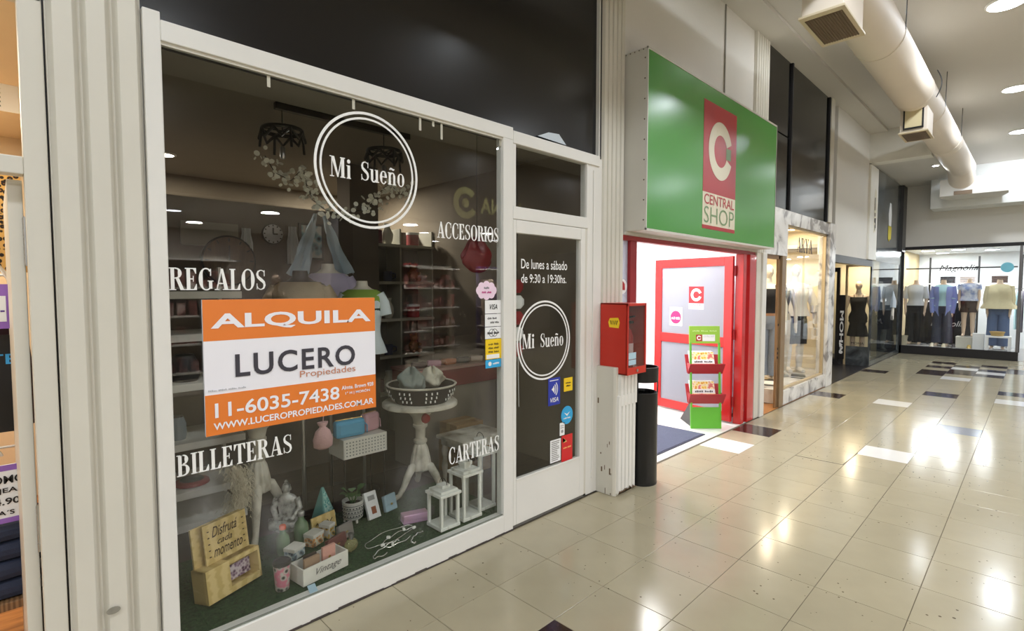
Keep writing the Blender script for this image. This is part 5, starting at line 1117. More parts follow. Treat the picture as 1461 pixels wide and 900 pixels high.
sbox('ceiling_marbleshop', (6.78, 10.26, .14, 2.9, 2.62, 2.68), WARM, 'warm cream ceiling of the marble shop', 'ceiling'); sbox('floor_marbleshop', (6.78, 10.26, .0, 2.9, -.05, .001), ramp_mat('honey_wood', 'noise', [(.3, (150, 96, 48)), (.7, (186, 128, 70))], 4, .3, stretch=(8, 1, 1)), 'honey coloured wooden floor of the marble shop', 'floor')
sbox('floor_display_arya', (7.64, 10.19, .11, 1.0, .005, .20), MARB, 'marble display ledge inside the bright window', 'ledge'); sbox('trim_18', (6.90, 7.60, .5, .62, .0, .17), ramp_mat('dark_walnut', 'noise', [(.3, (70, 40, 26)), (.7, (100, 60, 40))], 5, .4), 'dark wooden step inside the marble shop doorway', 'trim')
BLK = M('black_cloth', (24, 23, 26), .85, var=.1, scale=30, bump=.2); WHT = M('white_cloth', (232, 228, 222), .8, var=.05, scale=20, bump=.2); DENIM = M('light_denim', (128, 136, 148), .85, var=.12, scale=40, bump=.2); DDEN = M('dark_denim', (44, 52, 74), .85, var=.15, scale=40, bump=.2); NAVY = M('navy_cloth', (52, 54, 84), .85)
mannequin('white mannequin in a white blouse, black shorts and white boots behind marble shop glass', (9.55, .46, .201), R(-48), MWHITE, (WHT, 'loose'), (BLK, 'long_short'), True, 'mannequins of the marble shop', .10, 1.02, boots=WHT)
mannequin('white mannequin in a navy top at the left of the bright window', (8.98, .52, .201), R(-50), MWHITE, (NAVY, 'tank'), (M('beige_slacks', (206, 190, 166), .8), 'slim'), True, 'mannequins of the marble shop', .05, .98)
mannequin('mannequin in a black top and pale jeans in the marble shop doorway', (8.42, .50, .201), R(-52), MWHITE, (BLK, 'tank'), (DENIM, 'wide', M('tan_belt', (150, 110, 80), .5)), True, 'mannequins of the marble shop', .05, 1.0)
rg = thing('clothes_rack', 'chrome rack of dark garments inside the marble shop', 'clothes rack', (9.5, 1.7, 0.002), R(10))
MB().tube([(-.9, 0, 0), (-.9, 0, 1.55), (.5, 0, 1.55), (.5, 0, 0)], .014, 8).build('frame', STEEL, rg, smooth=True)
for k in range(12):
    mt_ = (NAVY, BLK, DENIM, WHT, DDEN)[k % 5]; x = -.8 + k * .105
    MB().loft([ringpts(z, w_, .19 * f, 0, 12, x) for z, w_, f in ((.62 + .06 * (k % 3), .03, 1.1), (1.0, .032, 1.0), (1.35, .03, .95), (1.46, .02, .6), (1.5, .008, .1))]).build('garment', mt_, rg, smooth=True)
for k, (x, y, w_, lab) in enumerate(((8.0, .30, .30, 'folded white garment on the marble ledge'), (9.0, .22, .22, 'folded dark striped garment on the marble ledge'))):
    o = thing('folded_garment', lab, 'garment', (x, y, .201), .3); 
    for j in range(3): MB().box(-w_ / 2, w_ / 2, -.10, .10, j * .012, j * .012 + .011).build('fold', WHT if (j + k) % 2 == 0 else BLK, o, bevel=.004)
for i, (x, y) in enumerate(((7.9, .55), (8.9, .55), (9.7, .6), (8.4, 1.9))):
    o = thing('warm_spot', 'warm round ceiling spot %s in the marble shop' % ('at the left of the window', 'in the middle of the window', 'at the right of the window', 'at the rear')[i], 'ceiling light', (x, y, 2.619), group='warm spots of the marble shop')
    MB().lathe([(.08, 0), (.08, -.012), (.065, -.014)], 22).build('rim', VINYL, o, smooth=True); MB().lathe([(.063, -.0142), (0, -.0145)], 22).build('diffuser', emit_mat('warm_diffuser', (255, 232, 190), 14), o)
    area_light('warm_lamp', (0, 0, -.03), .14, 18, (1, .84, .60), parent=o)
# ================================================================ RECESSED DARK SHOP
DARK = M('dark_metal', (42, 40, 40), .4, var=.12); DMARB = ramp_mat('dark_grey_marble', 'noise', [(.35, (44, 48, 52)), (.5, (74, 80, 84)), (.62, (110, 116, 118))], 3, .18, dist=1.2, coat=.4)
sbox('trim_19', (9.93, 12.75, .0, .12, 2.05, 2.18), DARK, 'dark lintel strip over the recessed shop entrance', 'trim')
sbox('wall_recess_back', (10.28, 12.6, 1.25, 1.3, 0, 2.4), M('recess_brown', (96, 66, 52), .7, var=.2, scale=2), 'dim brown back of the recessed entrance', 'wall'); sbox('floor_recess', (9.95, 12.8, .0, 1.3, -.05, .002), M('dark_floor', (34, 32, 36), .3), 'dark floor of the recessed entrance', 'floor'); sbox('ceiling_recess', (9.95, 12.75, .25, 1.3, 2.3, 2.36), M('dim_ceiling', (120, 112, 98), .8), 'low ceiling of the recessed entrance', 'ceiling')
d5 = thing('door_5', 'dark glass door of the recessed shop', 'door', kind='structure')
MB().box(12.74, 12.80, .56, .62, 0, 2.05).build('stile', DARK, d5); MB().box(12.74, 12.80, 1.16, 1.24, 0, 2.05).build('stile', DARK, d5); MB().box(12.74, 12.8, .62, 1.16, 1.96, 2.05).build('rail', DARK, d5); MB().box(12.74, 12.8, .62, 1.16, 0, .1).build('rail', DARK, d5); MB().box(12.765, 12.772, .62, 1.16, .1, 1.96).build('pane', PANE, d5)
o = thing('vertical_sign', 'black vertical sign with white letters beside the recessed door', 'sign', (12.73, .50, .12))
MB().box(-.012, .008, -.055, .055, 0, 1.35).build('board', INK, o); sans('MOHA', (.35, -.035, 1.25, .035), Matrix(((0, 0, -1, -.0125), (0, -1, 0, 0), (-1, 0, 0, 1.37), (0, 0, 0, 1))), .03).build('lettering', VINYL, o, label='white letters MOHA'); flat([[(-.03, .25), (.03, .30), (-.03, .35)], disc(0, .14, .035, 16)], FACE_W(-.0125, 0, 0), .001).build('emblem', VINYL, o)
w4 = thing('window_4', 'warm lit side window of the dark marble shop', 'window', kind='structure')
MB().box(12.745, 12.80, .03, .42, 0, .40).build('plinth', DMARB, w4); MB().box(12.745, 12.80, .42, .46, 0, 2.1).build('stile', M('champagne_frame', (196, 176, 140), .4), w4); MB().box(12.745, 12.8, .03, .42, 2.06, 2.1).build('rail', M('champagne_frame', (196, 176, 140), .4), w4); MB().box(12.765, 12.771, .03, .42, .40, 2.06).build('pane', CLEAR, w4)
sans('MOHA', (-.33, .44, -.10, .49), FACE_W(12.764, .0, 0)).build('lettering', INK, w4)
w5 = thing('window_5', 'dark marble framed side window near the corridor end', 'window', kind='structure')
MB().box(12.75, 12.86, -.0, .03, 0, 2.48).build('panel', DMARB, w5); MB().box(12.86, 15.98, -.0, .03, 0, .10).build('panel', DMARB, w5); MB().box(12.86, 15.98, .0, .03, 2.18, 2.50).build('panel', DMARB, w5); MB().box(15.75, 15.98, .0, .03, .1, 2.18).build('panel', DMARB, w5); MB().box(12.86, 15.75, .01, .016, .10, 2.18).build('pane', glass_mat('grey_glass', (.62, .66, .68), .06), w5)
sbox('wall_side_back', (12.9, 16.0, 1.0, 1.05, 0, 2.5), M('grey_backdrop', (120, 130, 138), .7), 'grey backdrop behind the dark marble window', 'wall')
sbox('floor_side', (12.81, 16.0, .04, 1.0, -.04, .12), M('dark_ledge', (70, 72, 76), .5), 'grey display ledge behind the dark marble window', 'ledge')
mannequin('mannequin in a short black two piece dress in the warm side window', (13.15, .30, .121), R(-80), SKIN, (BLK, 'tank'), (BLK, 'skirt'), True, 'mannequins near the corridor end', .04, .93)
mannequin('mannequin in a pale blouse and white trousers in the dark marble window', (15.02, .25, .121), R(-55), MWHITE, (M('icy_blouse', (196, 206, 214), .8), 'loose'), (DDEN, 'skirt'), False, 'mannequins near the corridor end', .05, 1.05)
o = thing('clothes_bundle', 'white garment hanging beside the pale blouse mannequin', 'garment', (14.35, .50, .60)); MB().loft([ringpts(z, w_, .05, 0, 14) for z, w_ in ((0, .14), (.3, .13), (.55, .10), (.7, .05))]).build('cloth', WHT, o, smooth=True); MB().tube([(0, 0, .7), (0, 0, 1.898)], .004, 6).build('hanger', STEEL, o); sbox('ceiling_side', (12.81, 16.0, .26, 1.05, 2.5, 2.55), WARM, 'ceiling over the dark marble window display', 'ceiling')
sbox('wall_side_partition', (13.62, 13.66, .04, 1.0, .12, 2.5), WARM, 'warm cream partition behind the black dress mannequin', 'partition')
area_light('side_window_lamp', (13.1, .3, 2.25), .25, 16, (1, .85, .6)); area_light('side_window_lamp', (14.6, .5, 2.45), .5, 9, (.9, .95, 1))
sbox('trim_20', (12.20, 12.86, -.04, .2, 2.18, 4.02), M('pilaster_white', (232, 230, 222), .5, var=.04), 'white pilaster with torn poster remains', 'trim', bevel=.006)
o = thing('torn_poster', 'narrow torn poster strip on the white pilaster', 'poster', (12.62, -.042, 2.72)); MB().prism([(-.10, 0), (.08, .03), (.11, .5), (.09, .84), (-.02, .88), (-.11, .6), (-.08, .3)], 0, .002, FRONT(0, 0, 0)).build('paper', M('cream_poster', (226, 220, 200), .6), o); flat([disc(-.01, .25, .05, 12), rect(-.05, .33, .02, .40), rect(-.06, .45, .0, .70), rect(.02, .1, .07, .3), rect(-.02, .05, .02, .16)], FRONT(0, -.0022, 0), .001).build('print', INK, o)
sbox('wall_darkmarble', (12.87, 15.98, .0, .25, 2.50, 4.07), DMARB, 'dark grey marble wall above the side window', 'wall'); sbox('trim_21', (15.55, 15.98, -.06, .0, 2.50, 4.07), M('charcoal_pier', (58, 58, 60), .35), 'charcoal pier at the corner of the far shop', 'trim')
o = thing('pin_poster', 'tall white and yellow skittle shaped poster on the dark marble', 'poster', (14.35, -.004, 2.66)); MB().prism([(-.12, .35), (.12, .35), (.16, .6), (.08, .85), (-.06, .86), (-.17, .6)], 0, .003, FRONT(0, 0, 0)).build('upper', PAPER, o); MB().prism([(-.16, .05), (-.03, 0), (.0, .04), (.14, .06), (.18, .34), (-.17, .34)], 0, .003, FRONT(0, 0, 0)).build('lower', M('poster_yellow', (206, 190, 70), .6), o)
# ================================================================ SHOP AT THE END OF THE CORRIDOR
w6 = thing('window_6', 'black framed display window at the corridor end', 'window', kind='structure')
MB().box(16.0, 16.1, -2.14, .0, 0, .20).build('plinth', INK, w6); MB().box(16.0, 16.08, -6.4, .0, 2.55, 2.625).build('head_rail', INK, w6); MB().box(16.0, 16.08, -.04, .06, 0, 2.6).build('stile', INK, w6); MB().box(16.0, 16.05, -2.14, -2.09, .2, 2.55).build('stile', M('grey_alu', (110, 108, 108), .35, metal=.5), w6)
MB().box(16.03, 16.036, -2.09, -.04, .2, 2.55).build('pane', CLEAR, w6)
MB().box(16.0, 16.1, -6.4, -3.6, 0, .2).build('plinth', INK, w6); MB().box(16.03, 16.036, -6.4, -3.6, .2, 2.55).build('pane', CLEAR, w6)
sans('Magnolia', (.72, 1.985, 1.42, 2.16), FACE_W(16.028, 0, 0), .0, .35).build('lettering', INK, w6, label='black script lettering Magnolia'); sans('Magnolia', (.50, .62, 1.15, .80), FACE_W(16.945, 0, 0), .012, .3).build('lettering', VINYL, w6, label='white script lettering Magnolia low on the dark backdrop')
o = thing('round_decal', 'round light blue decal on the end shop window', 'decal', (16.027, -1.90, 2.08)); flat([disc(0, 0, .11, 24)], FACE_W(0, 0, 0), .002).build('decal', M('decal_blue', (120, 196, 216), .5), o)
COOL = M('cool_white_wall', (226, 230, 232), .6, var=.03)
sbox('wall_endshop_back', (19.4, 19.5, -6.4, .6, 0, 2.75), COOL, 'white back wall of the end shop', 'wall'); sbox('wall_endshop_left', (16.1, 19.4, .10, .16, 0, 2.75), M('tan_panel', (190, 168, 124), .6), 'tan side panel of the end shop display', 'wall'); sbox('ceiling_endshop', (16.1, 19.5, -6.4, .16, 2.60, 2.7), COOL, 'white ceiling of the end shop', 'ceiling'); sbox('floor_endshop', (16.1, 19.5, -6.4, .16, -.05, .004), M('grey_floor', (150, 148, 146), .3), 'grey floor of the end shop', 'floor')
sbox('floor_display_end', (16.1, 16.94, -2.1, .09, .006, .19), M('ledge_grey', (170, 168, 166), .4), 'grey display ledge behind the end shop glass', 'ledge')
o = tag(MB().box(16.95, 17.0, -1.35, -.1, .2, 1.25).build('dark_backdrop', M('charcoal_cloth', (32, 34, 42), .8)), 'low charcoal backdrop board behind the mannequins', 'backdrop')
MB().box(16.92, 16.95, -2.05, .05, 2.10, 2.13).build('rod', INK, o)
g = 'mannequins in the end shop window'; gx = 16.62; z0 = .191
BLUEC = M('periwinkle_jacket', (130, 144, 206), .85, var=.1, scale=20); AQUA = M('aqua_top', (176, 214, 222), .8); GREYW = M('grey_white_top', (206, 208, 210), .8); BLOUSE = ramp_mat('blue_white_blouse', 'noise', [(.35, (140, 156, 200)), (.6, (214, 218, 230))], 9, .85); CREAMK = M('cream_knit', (214, 202, 164), .9, var=.1, scale=20, bump=.3); BRWN = M('brown_skirt', (74, 56, 48), .85)
mannequin('headless mannequin in a white tee and wide black trousers, nearest the dark corner', (gx, -.22, z0), R(-90), SKIN, (GREYW, 'tee'), (BLK, 'wide'), False, g, .0, 1.03)
mannequin('headless mannequin in an aqua top with an open periwinkle jacket', (gx - .02, -.76, z0), R(-90), SKIN, (AQUA, 'tee'), (DDEN, 'wide'), False, g, .0, 1.03, jacket=BLUEC)
mannequin('headless mannequin in a blue and white blouse with a dark short skirt', (gx + .01, -1.24, .452), R(-90), SKIN, (BLOUSE, 'peplum'), (BRWN, 'short'), False, g, .0, .88)
mannequin('headless mannequin in a cream draped knit and blue jeans', (gx, -1.77, z0), R(-90), SKIN, (CREAMK, 'poncho'), (M('mid_denim', (84, 104, 140), .85, var=.12, scale=40), 'wide'), False, g, .0, 1.03)
def plinth_box(label, x, y, sx, sy, h, mat): o = thing('display_plinth', label, 'plinth', (x, y, z0), group='display plinths of the end shop'); MB().box(-sx / 2, sx / 2, -sy / 2, sy / 2, 0, h).build('body', mat, o, bevel=.004); MB().box(-sx / 2 - .006, sx / 2 + .006, -sy / 2 - .006, sy / 2 + .006, h, h + .012).build('top', mat, o, bevel=.002)
plinth_box('cream cube plinth under the blouse mannequin', 16.63, -1.22, .40, .36, .247, M('plinth_cream', (222, 218, 204), .6)); plinth_box('white cube plinth beside the cream one', 16.29, -1.46, .20, .2, .36, PAPER)
o = thing('small_bench', 'small white bench with a wicker basket in the end shop', 'bench', (16.22, -1.80, z0)); MB().box(-.14, .14, -.22, .22, .30, .335).build('seat', PAPER, o, bevel=.004)
for sx in (-1, 1):
    for sy in (-1, 1): MB().box(sx * .12 - .02, sx * .12 + .02, sy * .19 - .025, sy * .19 + .025, 0, .30).build('leg', PAPER, o)
def basket(label, x, y, z, r, h, mat): o = thing('wicker_basket', label, 'basket', (x, y, z)); MB().lathe([(r * .8, 0), (r, h), (r * .94, h), (r * .75, .01), (0, .01)], 20).build('body', mat, o, smooth=True); MB().lathe([(r, h - .02), (r * 1.06, h - .01), (r, h)], 20, cap=False).build('rim', mat, o, smooth=True)
WICK = M('wicker', (196, 164, 100), .8, var=.2, scale=50, bump=.5); basket('shallow wicker basket on the small bench', 16.22, -1.78, z0 + .337, .13, .10, WICK); basket('tall woven basket at the left corner of the end shop', 16.26, -.02, z0, .12, .24, M('pale_wicker', (186, 176, 150), .8, var=.2, scale=50, bump=.5))
for k, (y, col, nm) in enumerate(((-.62, (226, 216, 190), 'cream'), (-.84, (222, 210, 180), 'ivory'), (-1.02, (60, 56, 60), 'black'), (-1.30, (200, 170, 90), 'mustard'))):
    o = thing('shoe', '%s shoe standing on the end shop ledge' % nm, 'shoe', (16.22, y, z0), R(-90), 'shoes on the ledge'); mt_ = M('shoe_' + nm, col, .5)
    MB().oval([(0, .045, .10, 0), (.02, .046, .10, 0), (.045, .036, .07, .02), (.08, .03, .035, .05), (.09, .026, .03, .05)], 16).build('upper', mt_, o, smooth=True); MB().oval([(-.0, .047, .103, 0), (.015, .047, .103, 0)], 16).build('sole', PAPER, o)
sh = thing('display_shelf', 'high shelf with folded clothes at the rear of the end shop', 'shelf', (18.2, -1.2, 0)); MB().box(-.15, .15, -.9, .9, 1.72, 1.75).build('board', PAPER, sh); MB().box(-.15, .15, -.9, .9, 1.25, 1.28).build('board', PAPER, sh)
for y in (-.9, -.1, .9): MB().box(-.02, .02, y - .02, y + .02, .004, 2.45).build('upright', INK, sh)
for k, (y, z, rgb, nm) in enumerate(((-.5, 1.751, (66, 50, 44), 'brown'), (.12, 1.751, (150, 140, 136), 'grey'), (.52, 1.751, (40, 40, 44), 'black'), (.2, 1.281, (60, 60, 84), 'navy'), (-.45, 1.281, (150, 60, 70), 'wine'))):
    o = thing('folded_stack', '%s folded clothes on the rear shelf of the end shop' % nm, 'clothes', (18.2, -1.2 + y, z), group='folded clothes of the end shop')
    for j in range(4): MB().box(-.13, .13, -.15, .15, j * .045, j * .045 + .043).build('fold', M('fold_' + nm, rgb, .9), o, bevel=.012)
o = thing('clothes_rail', 'rail of light garments at the right of the end shop', 'clothes rack', (17.6, -2.7, .005)); MB().tube([(0, -.8, 0), (0, -.8, 1.6), (0, .8, 1.6), (0, .8, 0)], .015, 8).build('frame', STEEL, o, smooth=True)
for k in range(14): MB().loft([ringpts(z, .19 * f, .03, -.7 + k * .105, 12) for z, f in ((.55 + .07 * (k % 3), 1.1), (1.0, 1.0), (1.4, .95), (1.5, .6), (1.55, .1))]).build('garment', (GREYW, BLUEC, M('grey_coat', (120, 116, 120), .9), AQUA, CREAMK)[k % 5], o, smooth=True)
for i, (x, y) in enumerate(((17.3, -.34), (17.3, -.95), (17.9, -1.55), (18.6, -.5), (17.6, -2.6), (18.6, -3.4), (17.3, -3.9))):
    o = thing('end_shop_light', 'round white ceiling light %s in the end shop' % ('over the left mannequin', 'over the middle', 'over the right', 'at the rear left', 'over the garment rail', 'at the rear right', 'at the far right')[i], 'ceiling light', (x, y, 2.598), group='ceiling lights of the end shop')
    MB().lathe([(.15, 0), (.15, -.014), (.135, -.016)], 26).build('rim', VINYL, o, smooth=True); MB().lathe([(.133, -.0165), (0, -.017)], 26).build('diffuser', emit_mat('cool_diffuser', (240, 246, 255), 16), o)
    area_light('end_shop_lamp', (0, 0, -.03), .30, 20, (.93, .97, 1), parent=o)
area_light('end_window_lamp', (16.25, -1.0, 2.58), .2, 7, (.95, .98, 1), 1.6)
# ================================================================ CEILING: DUCT AND LAMPS
DUCT = M('duct_paint', (224, 213, 198), .6, var=.05, scale=2, bump=.12, bscale=3); GRILL = M('grille_brown', (118, 100, 80), .6, var=.1); GFR = M('grille_frame', (206, 192, 162), .5, var=.1)
YD, ZD, RD = -1.17, 4.16, .226
ad = thing('air_duct', 'long round cream ventilation duct under the ceiling', 'duct', (0, YD, ZD))
secs = [(-5.9, -2.6), (-2.6, .9), (.9, 4.5), (4.5, 8.55), (8.55, 12.0), (12.0, 14.75)]
for a, b in secs: MB().lathe([(RD, a + .004), (RD + .004, a + .012), (RD, a + .03), (RD, b - .004)], 36, ax='x').build('section', DUCT, ad, smooth=True)
for x in (1.2, 6.5, 9.6, 11.7):
    for s in (-1,): MB().tube([(x, s * RD, 0), (x, s * (RD + .005), CEIL - ZD)], .005, 6).build('hanger_rod', DARK, ad)
    MB().tube([(x, RD * 1.01 * math.cos(t), RD * 1.01 * math.sin(t)) for t in [math.pi * k / 14 for k in range(14, 29)]], .004, 6).build('strap', DUCT, ad)
# corrugated ridge seam along the upper side
MB().tube([(a, RD * math.cos(R(128)), RD * math.sin(R(128))) for a in (-5.8, 5, 14.5)], .008, 6).build('seam', DUCT, ad)
MB().tube([(8.62, -RD - .01 - .05 * math.sin(t), -.12 + .34 * t / 3.14) for t in [math.pi * k / 12 for k in range(13)]] , .006, 6).build('cable', INK, ad, smooth=True)
def vent(x, label, w=.62, d=.30, zb=3.70, fil=False):
    v = MB(); zt = ZD - .12 - ZD; zl = zb - ZD
    p = lambda sx, sy, k, z: Vector((x + sx * w / 2 * k, sy * d / 2 * k, z))
    sq = ((-1, -1), (1, -1), (1, 1), (-1, 1))
    MB().loft([[p(sx, sy, .96, zt) for sx, sy in sq], [p(sx, sy, .96, zl + .02) for sx, sy in sq]]).build('collar', DUCT, ad, bevel=.004)
    MB().loft([[p(sx, sy, 1.06, zl + .02) for sx, sy in sq], [p(sx, sy, 1.06, zl) for sx, sy in sq]]).build('grille_frame', GFR, ad, bevel=.003, label=label)
    gr = MB().loft([[p(sx, sy, .86, zl + .001) for sx, sy in sq], [p(sx, sy, .86, zl - .002) for sx, sy in sq]]).build('grille', GRILL, ad)
    for k in range(14):
        y = -d * .41 + k * d * .82 / 13; MB().cbox((x, y, zl - .006), (w * .84, .009, .003), 0, R(35)).build('slat', GRILL, gr)
    if fil:
        MB().box(x - w / 2 - .012, x - w / 2 * .96, -d * .36, d * .36, zl + .05, zt + .0).build('filter_frame', INK, ad); MB().box(x - w / 2 - .016, x - w / 2, -d * .30, d * .30, zl + .07, zt - .02).build('filter_pad', M('filter_cream', (214, 200, 160), .9), ad)
vent(4.88, 'nearest ceiling grille'); vent(8.95, 'middle ceiling grille with filter', .52, .30, 3.66, True)
# flat plenum box across the far end of the duct
MB().loft([[Vector((x, y, z)) for x, y in ((x0, .36), (x0, -.74), (15.37, -.62), (15.37, .24))] for x0, z in ((14.9, -.58), (14.72, -.56), (14.72, -.26), (14.72, -.20))]).build('plenum', M('plenum_white', (224, 222, 216), .5, var=.06, scale=4), ad, bevel=.008)
MB().loft([ringpts_ for ringpts_ in [[Vector((x, r_ * math.cos(t), zc + r_ * math.sin(t))) for t in [2 * math.pi * i / 28 for i in range(28)]] for x, r_, zc in ((14.3, RD, 0), (14.55, RD, -.08), (14.74, RD, -.22))]]).build('elbow', DUCT, ad, smooth=True)
MB().box(14.700, 14.718, -.18, .12, -.55, -.47).build('grille', GRILL, ad)
# corridor downlights
def downlight(x, y, label, z=CEIL, r=.17, watts=LAMP_W):
    o = thing('downlight', label, 'ceiling light', (x, y, z - .001), group='round corridor downlights')
    MB().lathe([(r, 0), (r, -.016), (r - .015, -.020)], 30).build('rim', VINYL, o, smooth=True); MB().lathe([(r - .018, -.0205), (0, -.021)], 30).build('diffuser', emit_mat('downlight_diffuser', (236, 242, 255), 22), o)
    area_light('downlight_lamp', (0, 0, -.04), r * 1.95, watts, (.88, .94, 1), parent=o)
ordn = ['first', 'second', 'third', 'fourth', 'fifth', 'sixth', 'seventh', 'eighth']
for r_, (y, nm) in enumerate(((-2.06, 'beside the duct'), (-5.75, 'on the far side of the corridor'))):
    for k, x in enumerate((-5.2, -3.4, .1, 3.9, 7.75, 11.1) if r_ == 0 else (-5.2, -3.4, -1.4, 1.5, 7.9, 11.4)): downlight(x, y, 'round ceiling downlight %s, %s from the back' % (nm, ordn[k]))
downlight(14.15, -2.05, 'round downlight just before the curved cove'); downlight(14.15, -5.75, 'round downlight before the cove, far side of the corridor')
downlight(13.55, -.86, 'small round downlight left of the duct end', 4.09, .07, 8); downlight(6.75, -.80, 'small spot beside the nearest grille', CEIL, .07, 8)
# ================================================================ SHOP AT THE LEFT EDGE
LW = M('leftshop_wall', (224, 206, 176), .6, var=.04)
pos = [(.088, .148, .0, .06, 0, 4.6)]
sbox('trim_22', (.086, .149, .004, .07, 0, 2.62), CREAM, 'cream frame post at the left edge of the picture', 'trim', bevel=.004); sbox('trim_23', (.149, .154, .03, .06, 0, 2.62), INK, 'dark joint between frame post and pilaster', 'trim')
sbox('trim_24', (-2.2, .086, .004, .07, 1.985, 2.045), CREAM, 'cream transom bar of the left shop', 'trim', bevel=.004); sbox('trim_25', (-2.2, .149, .004, .07, 2.57, 2.66), CREAM, 'cream top rail of the left shop', 'trim', bevel=.004); sbox('wall_leftfascia', (-6, .2, .03, .2, 2.66, 4.62), BLACKP, 'black fascia over the left shop', 'panel')
sbox('wall_leftfront', (-6, -2.2, .0, .2, 0, 2.66), WALLM, 'cream wall beyond the left shop', 'wall')
d6 = thing('door_6', 'cream door leaf folded open at the left edge', 'door', (.083, .075, 0), kind='structure')
MB().box(-.040, 0, 0, .80, .01, 1.975).build('leaf', CREAM, d6, bevel=.003)
for z in (1.68, .66): 
    h = MB().tube([(.004, -.006, z), (.004, -.006, z + .17)], .007, 10).build('hinge', STEEL, d6, smooth=True)
    for k in range(5): MB().lathe([(.0085, z + .002 + k * .034), (.0085, z + .030 + k * .034)], 10, c=(.004, -.006, 0)).build('knuckle', STEEL, h, smooth=True)
sbox('wall_leftshop_back', (-3, .27, 3.0, 3.1, 0, 2.9), LW, 'cream back wall of the left shop', 'wall'); sbox('wall_leftshop_right', (.21, .26, .1, 3.0, 0, 2.9), LW, 'cream side wall of the left shop', 'wall'); sbox('wall_leftshop_left', (-2.3, -2.2, .1, 3.0, 0, 2.9), LW, 'cream far side wall of the left shop', 'wall'); sbox('ceiling_leftshop', (-3, .27, .2, 3.1, 2.72, 2.8), LW, 'pale ceiling of the left shop', 'ceiling'); sbox('floor_leftshop', (-2.3, .27, .0, 3.1, -.05, .002), ramp_mat('left_honey_wood', 'noise', [(.3, (140, 84, 40)), (.5, (186, 124, 66)), (.7, (206, 146, 84))], 3, .35, stretch=(1, 9, 1)), 'honey wooden floor of the left shop', 'floor')
LEO = ramp_mat('leopard_print', 'voronoi', [(.12, (150, 100, 44)), (.2, (34, 24, 18)), (.42, (36, 26, 20)), (.5, (214, 170, 96))], 44, .8)
o = thing('leopard_garment', 'leopard print garment hanging in the left shop', 'garment', (-.06, 1.05, 1.55)); MB().loft([[Vector((x + .012 * math.sin(9 * x + z * 5), s * .03 + .008 * math.sin(30 * x), z)) for s in (-1, 1) for x in ([-.18 + .04 * k for k in range(10)] if s < 0 else [.18 - .04 * k for k in range(10)])] for z in (.13, .3, .45, .60)]).build('cloth', LEO, o, smooth=True); MB().tube([(-.2, 0, .60), (.2, 0, .60)], .008, 8).build('rail', STEEL, o)
o = thing('wire_rack', 'white wire rack in the left shop', 'rack', (-.1, .95, .003))
for z in (1.66, .86): MB().tube([(-.4, 0, z), (.19, 0, z)], .006, 8).build('bar', VINYL, o, smooth=True)
MB().tube([(.15, 0, 1.66), (.10, 0, 1.74), (.19, -.01, 1.55)], .005, 6).build('brace', VINYL, o, smooth=True); MB().tube([(.06 + .04 * math.cos(t), 0, .82 + .03 * math.sin(t)) for t in [.6 * k for k in range(9)]], .006, 8).build('scroll', VINYL, o, smooth=True)
for x in (-.4, .19): MB().tube([(x, 0, 0), (x, 0, 1.66)], .008, 8).build('upright', VINYL, o, smooth=True)
o = thing('dark_jacket', 'dark wine jacket on the rack of the left shop', 'garment', (-.05, 1.0, .95)); MB().loft([ringpts(z, w_, .05, 0, 16) for z, w_ in ((0, .17), (.3, .17), (.55, .15), (.66, .09), (.69, .03))]).build('cloth', M('wine_jacket', (48, 20, 26), .8, var=.3, scale=8), o, smooth=True); MB().tube([(0, 0, .69), (0, 0, .71)], .004, 6).build('hanger', STEEL, o)
PURP = M('purple_card', (150, 104, 190), .5)
o = thing('price_card', 'purple price card at the left edge', 'sign', (-.02, .70, 1.43)); MB().box(-.10, .075, -.004, .004, 0, .19).build('card', PURP, o); flat([rect(-.09, .03, .055, .14)], FRONT(0, -.0045, 0), .001).build('panel', PAPER, o); sans('0.-', (.0, .06, .05, .105), FRONT(0, -.0065, 0), .01).build('lettering', M('purple_ink', (90, 60, 140), .5), o)
MB().tube([(0, .0, .19), (.0, .235, .222)], .002, 6).build('string', VINYL, o)
o = thing('black_banner', 'black banner with blue lettering in the left shop', 'sign', (-.05, .82, 1.16)); MB().box(-.12, .14, -.004, .004, -.20, .235).build('banner', INK, o); sans('TE', (.01, .105, .118, .150), FRONT(0, -.006, 0), .012).xf(Matrix.Identity(4)).build('lettering', M('cyan_ink', (60, 160, 220), .5, emit=.0), o)
o = thing('promo_card', 'white and purple promotion card for jeans at the left edge', 'sign', (-.0, .66, .60)); MB().box(-.20, .075, -.004, .004, 0, .25).build('card', PAPER, o); flat([rect(-.2, .225, .075, .25)], FRONT(0, -.0045, 0), .001).build('border', PURP, o); flat([rect(-.2, 0, .075, .022)], FRONT(0, -.0045, 0), .001).build('border', PURP, o)
for tx, bb in (('PROMO', (-.085, .17, .068, .205)), ('DE JEAN', (-.075, .125, .070, .152)), ('$14.900', (-.08, .075, .072, .108)), ('RA´S', (-.04, .035, .03, .055))): sans(tx, bb, FRONT(0, -.0055, 0), .018).build('lettering', INK, o)
for k in range(4):
    o = thing('folded_jeans', ('lowest', 'second', 'third', 'topmost')[k] + ' dark folded jeans in the left shop stack', 'jeans', (.02, .80, .25 + .085 * k), .1 * (k % 2), 'jeans stack of the left shop'); MB().box(-.25, .12, -.12, .12, 0, .083).build('denim', DDEN, o, bevel=.03)
    MB().box(.05, .10, -.125, -.115, .02, .06).build('label_patch', PAPER, o)
o = thing('wood_stool', 'low honey wood stand under the jeans', 'stand', (.0, .80, .002)); MB().box(-.28, .15, -.14, .14, .21, .247).build('seat', WOODD, o, bevel=.004)
for sx in (-.24, .11):
    for sy in (-.1, .1): MB().box(sx - .02, sx + .02, sy - .02, sy + .02, 0, .21).build('leg', WOODD, o)
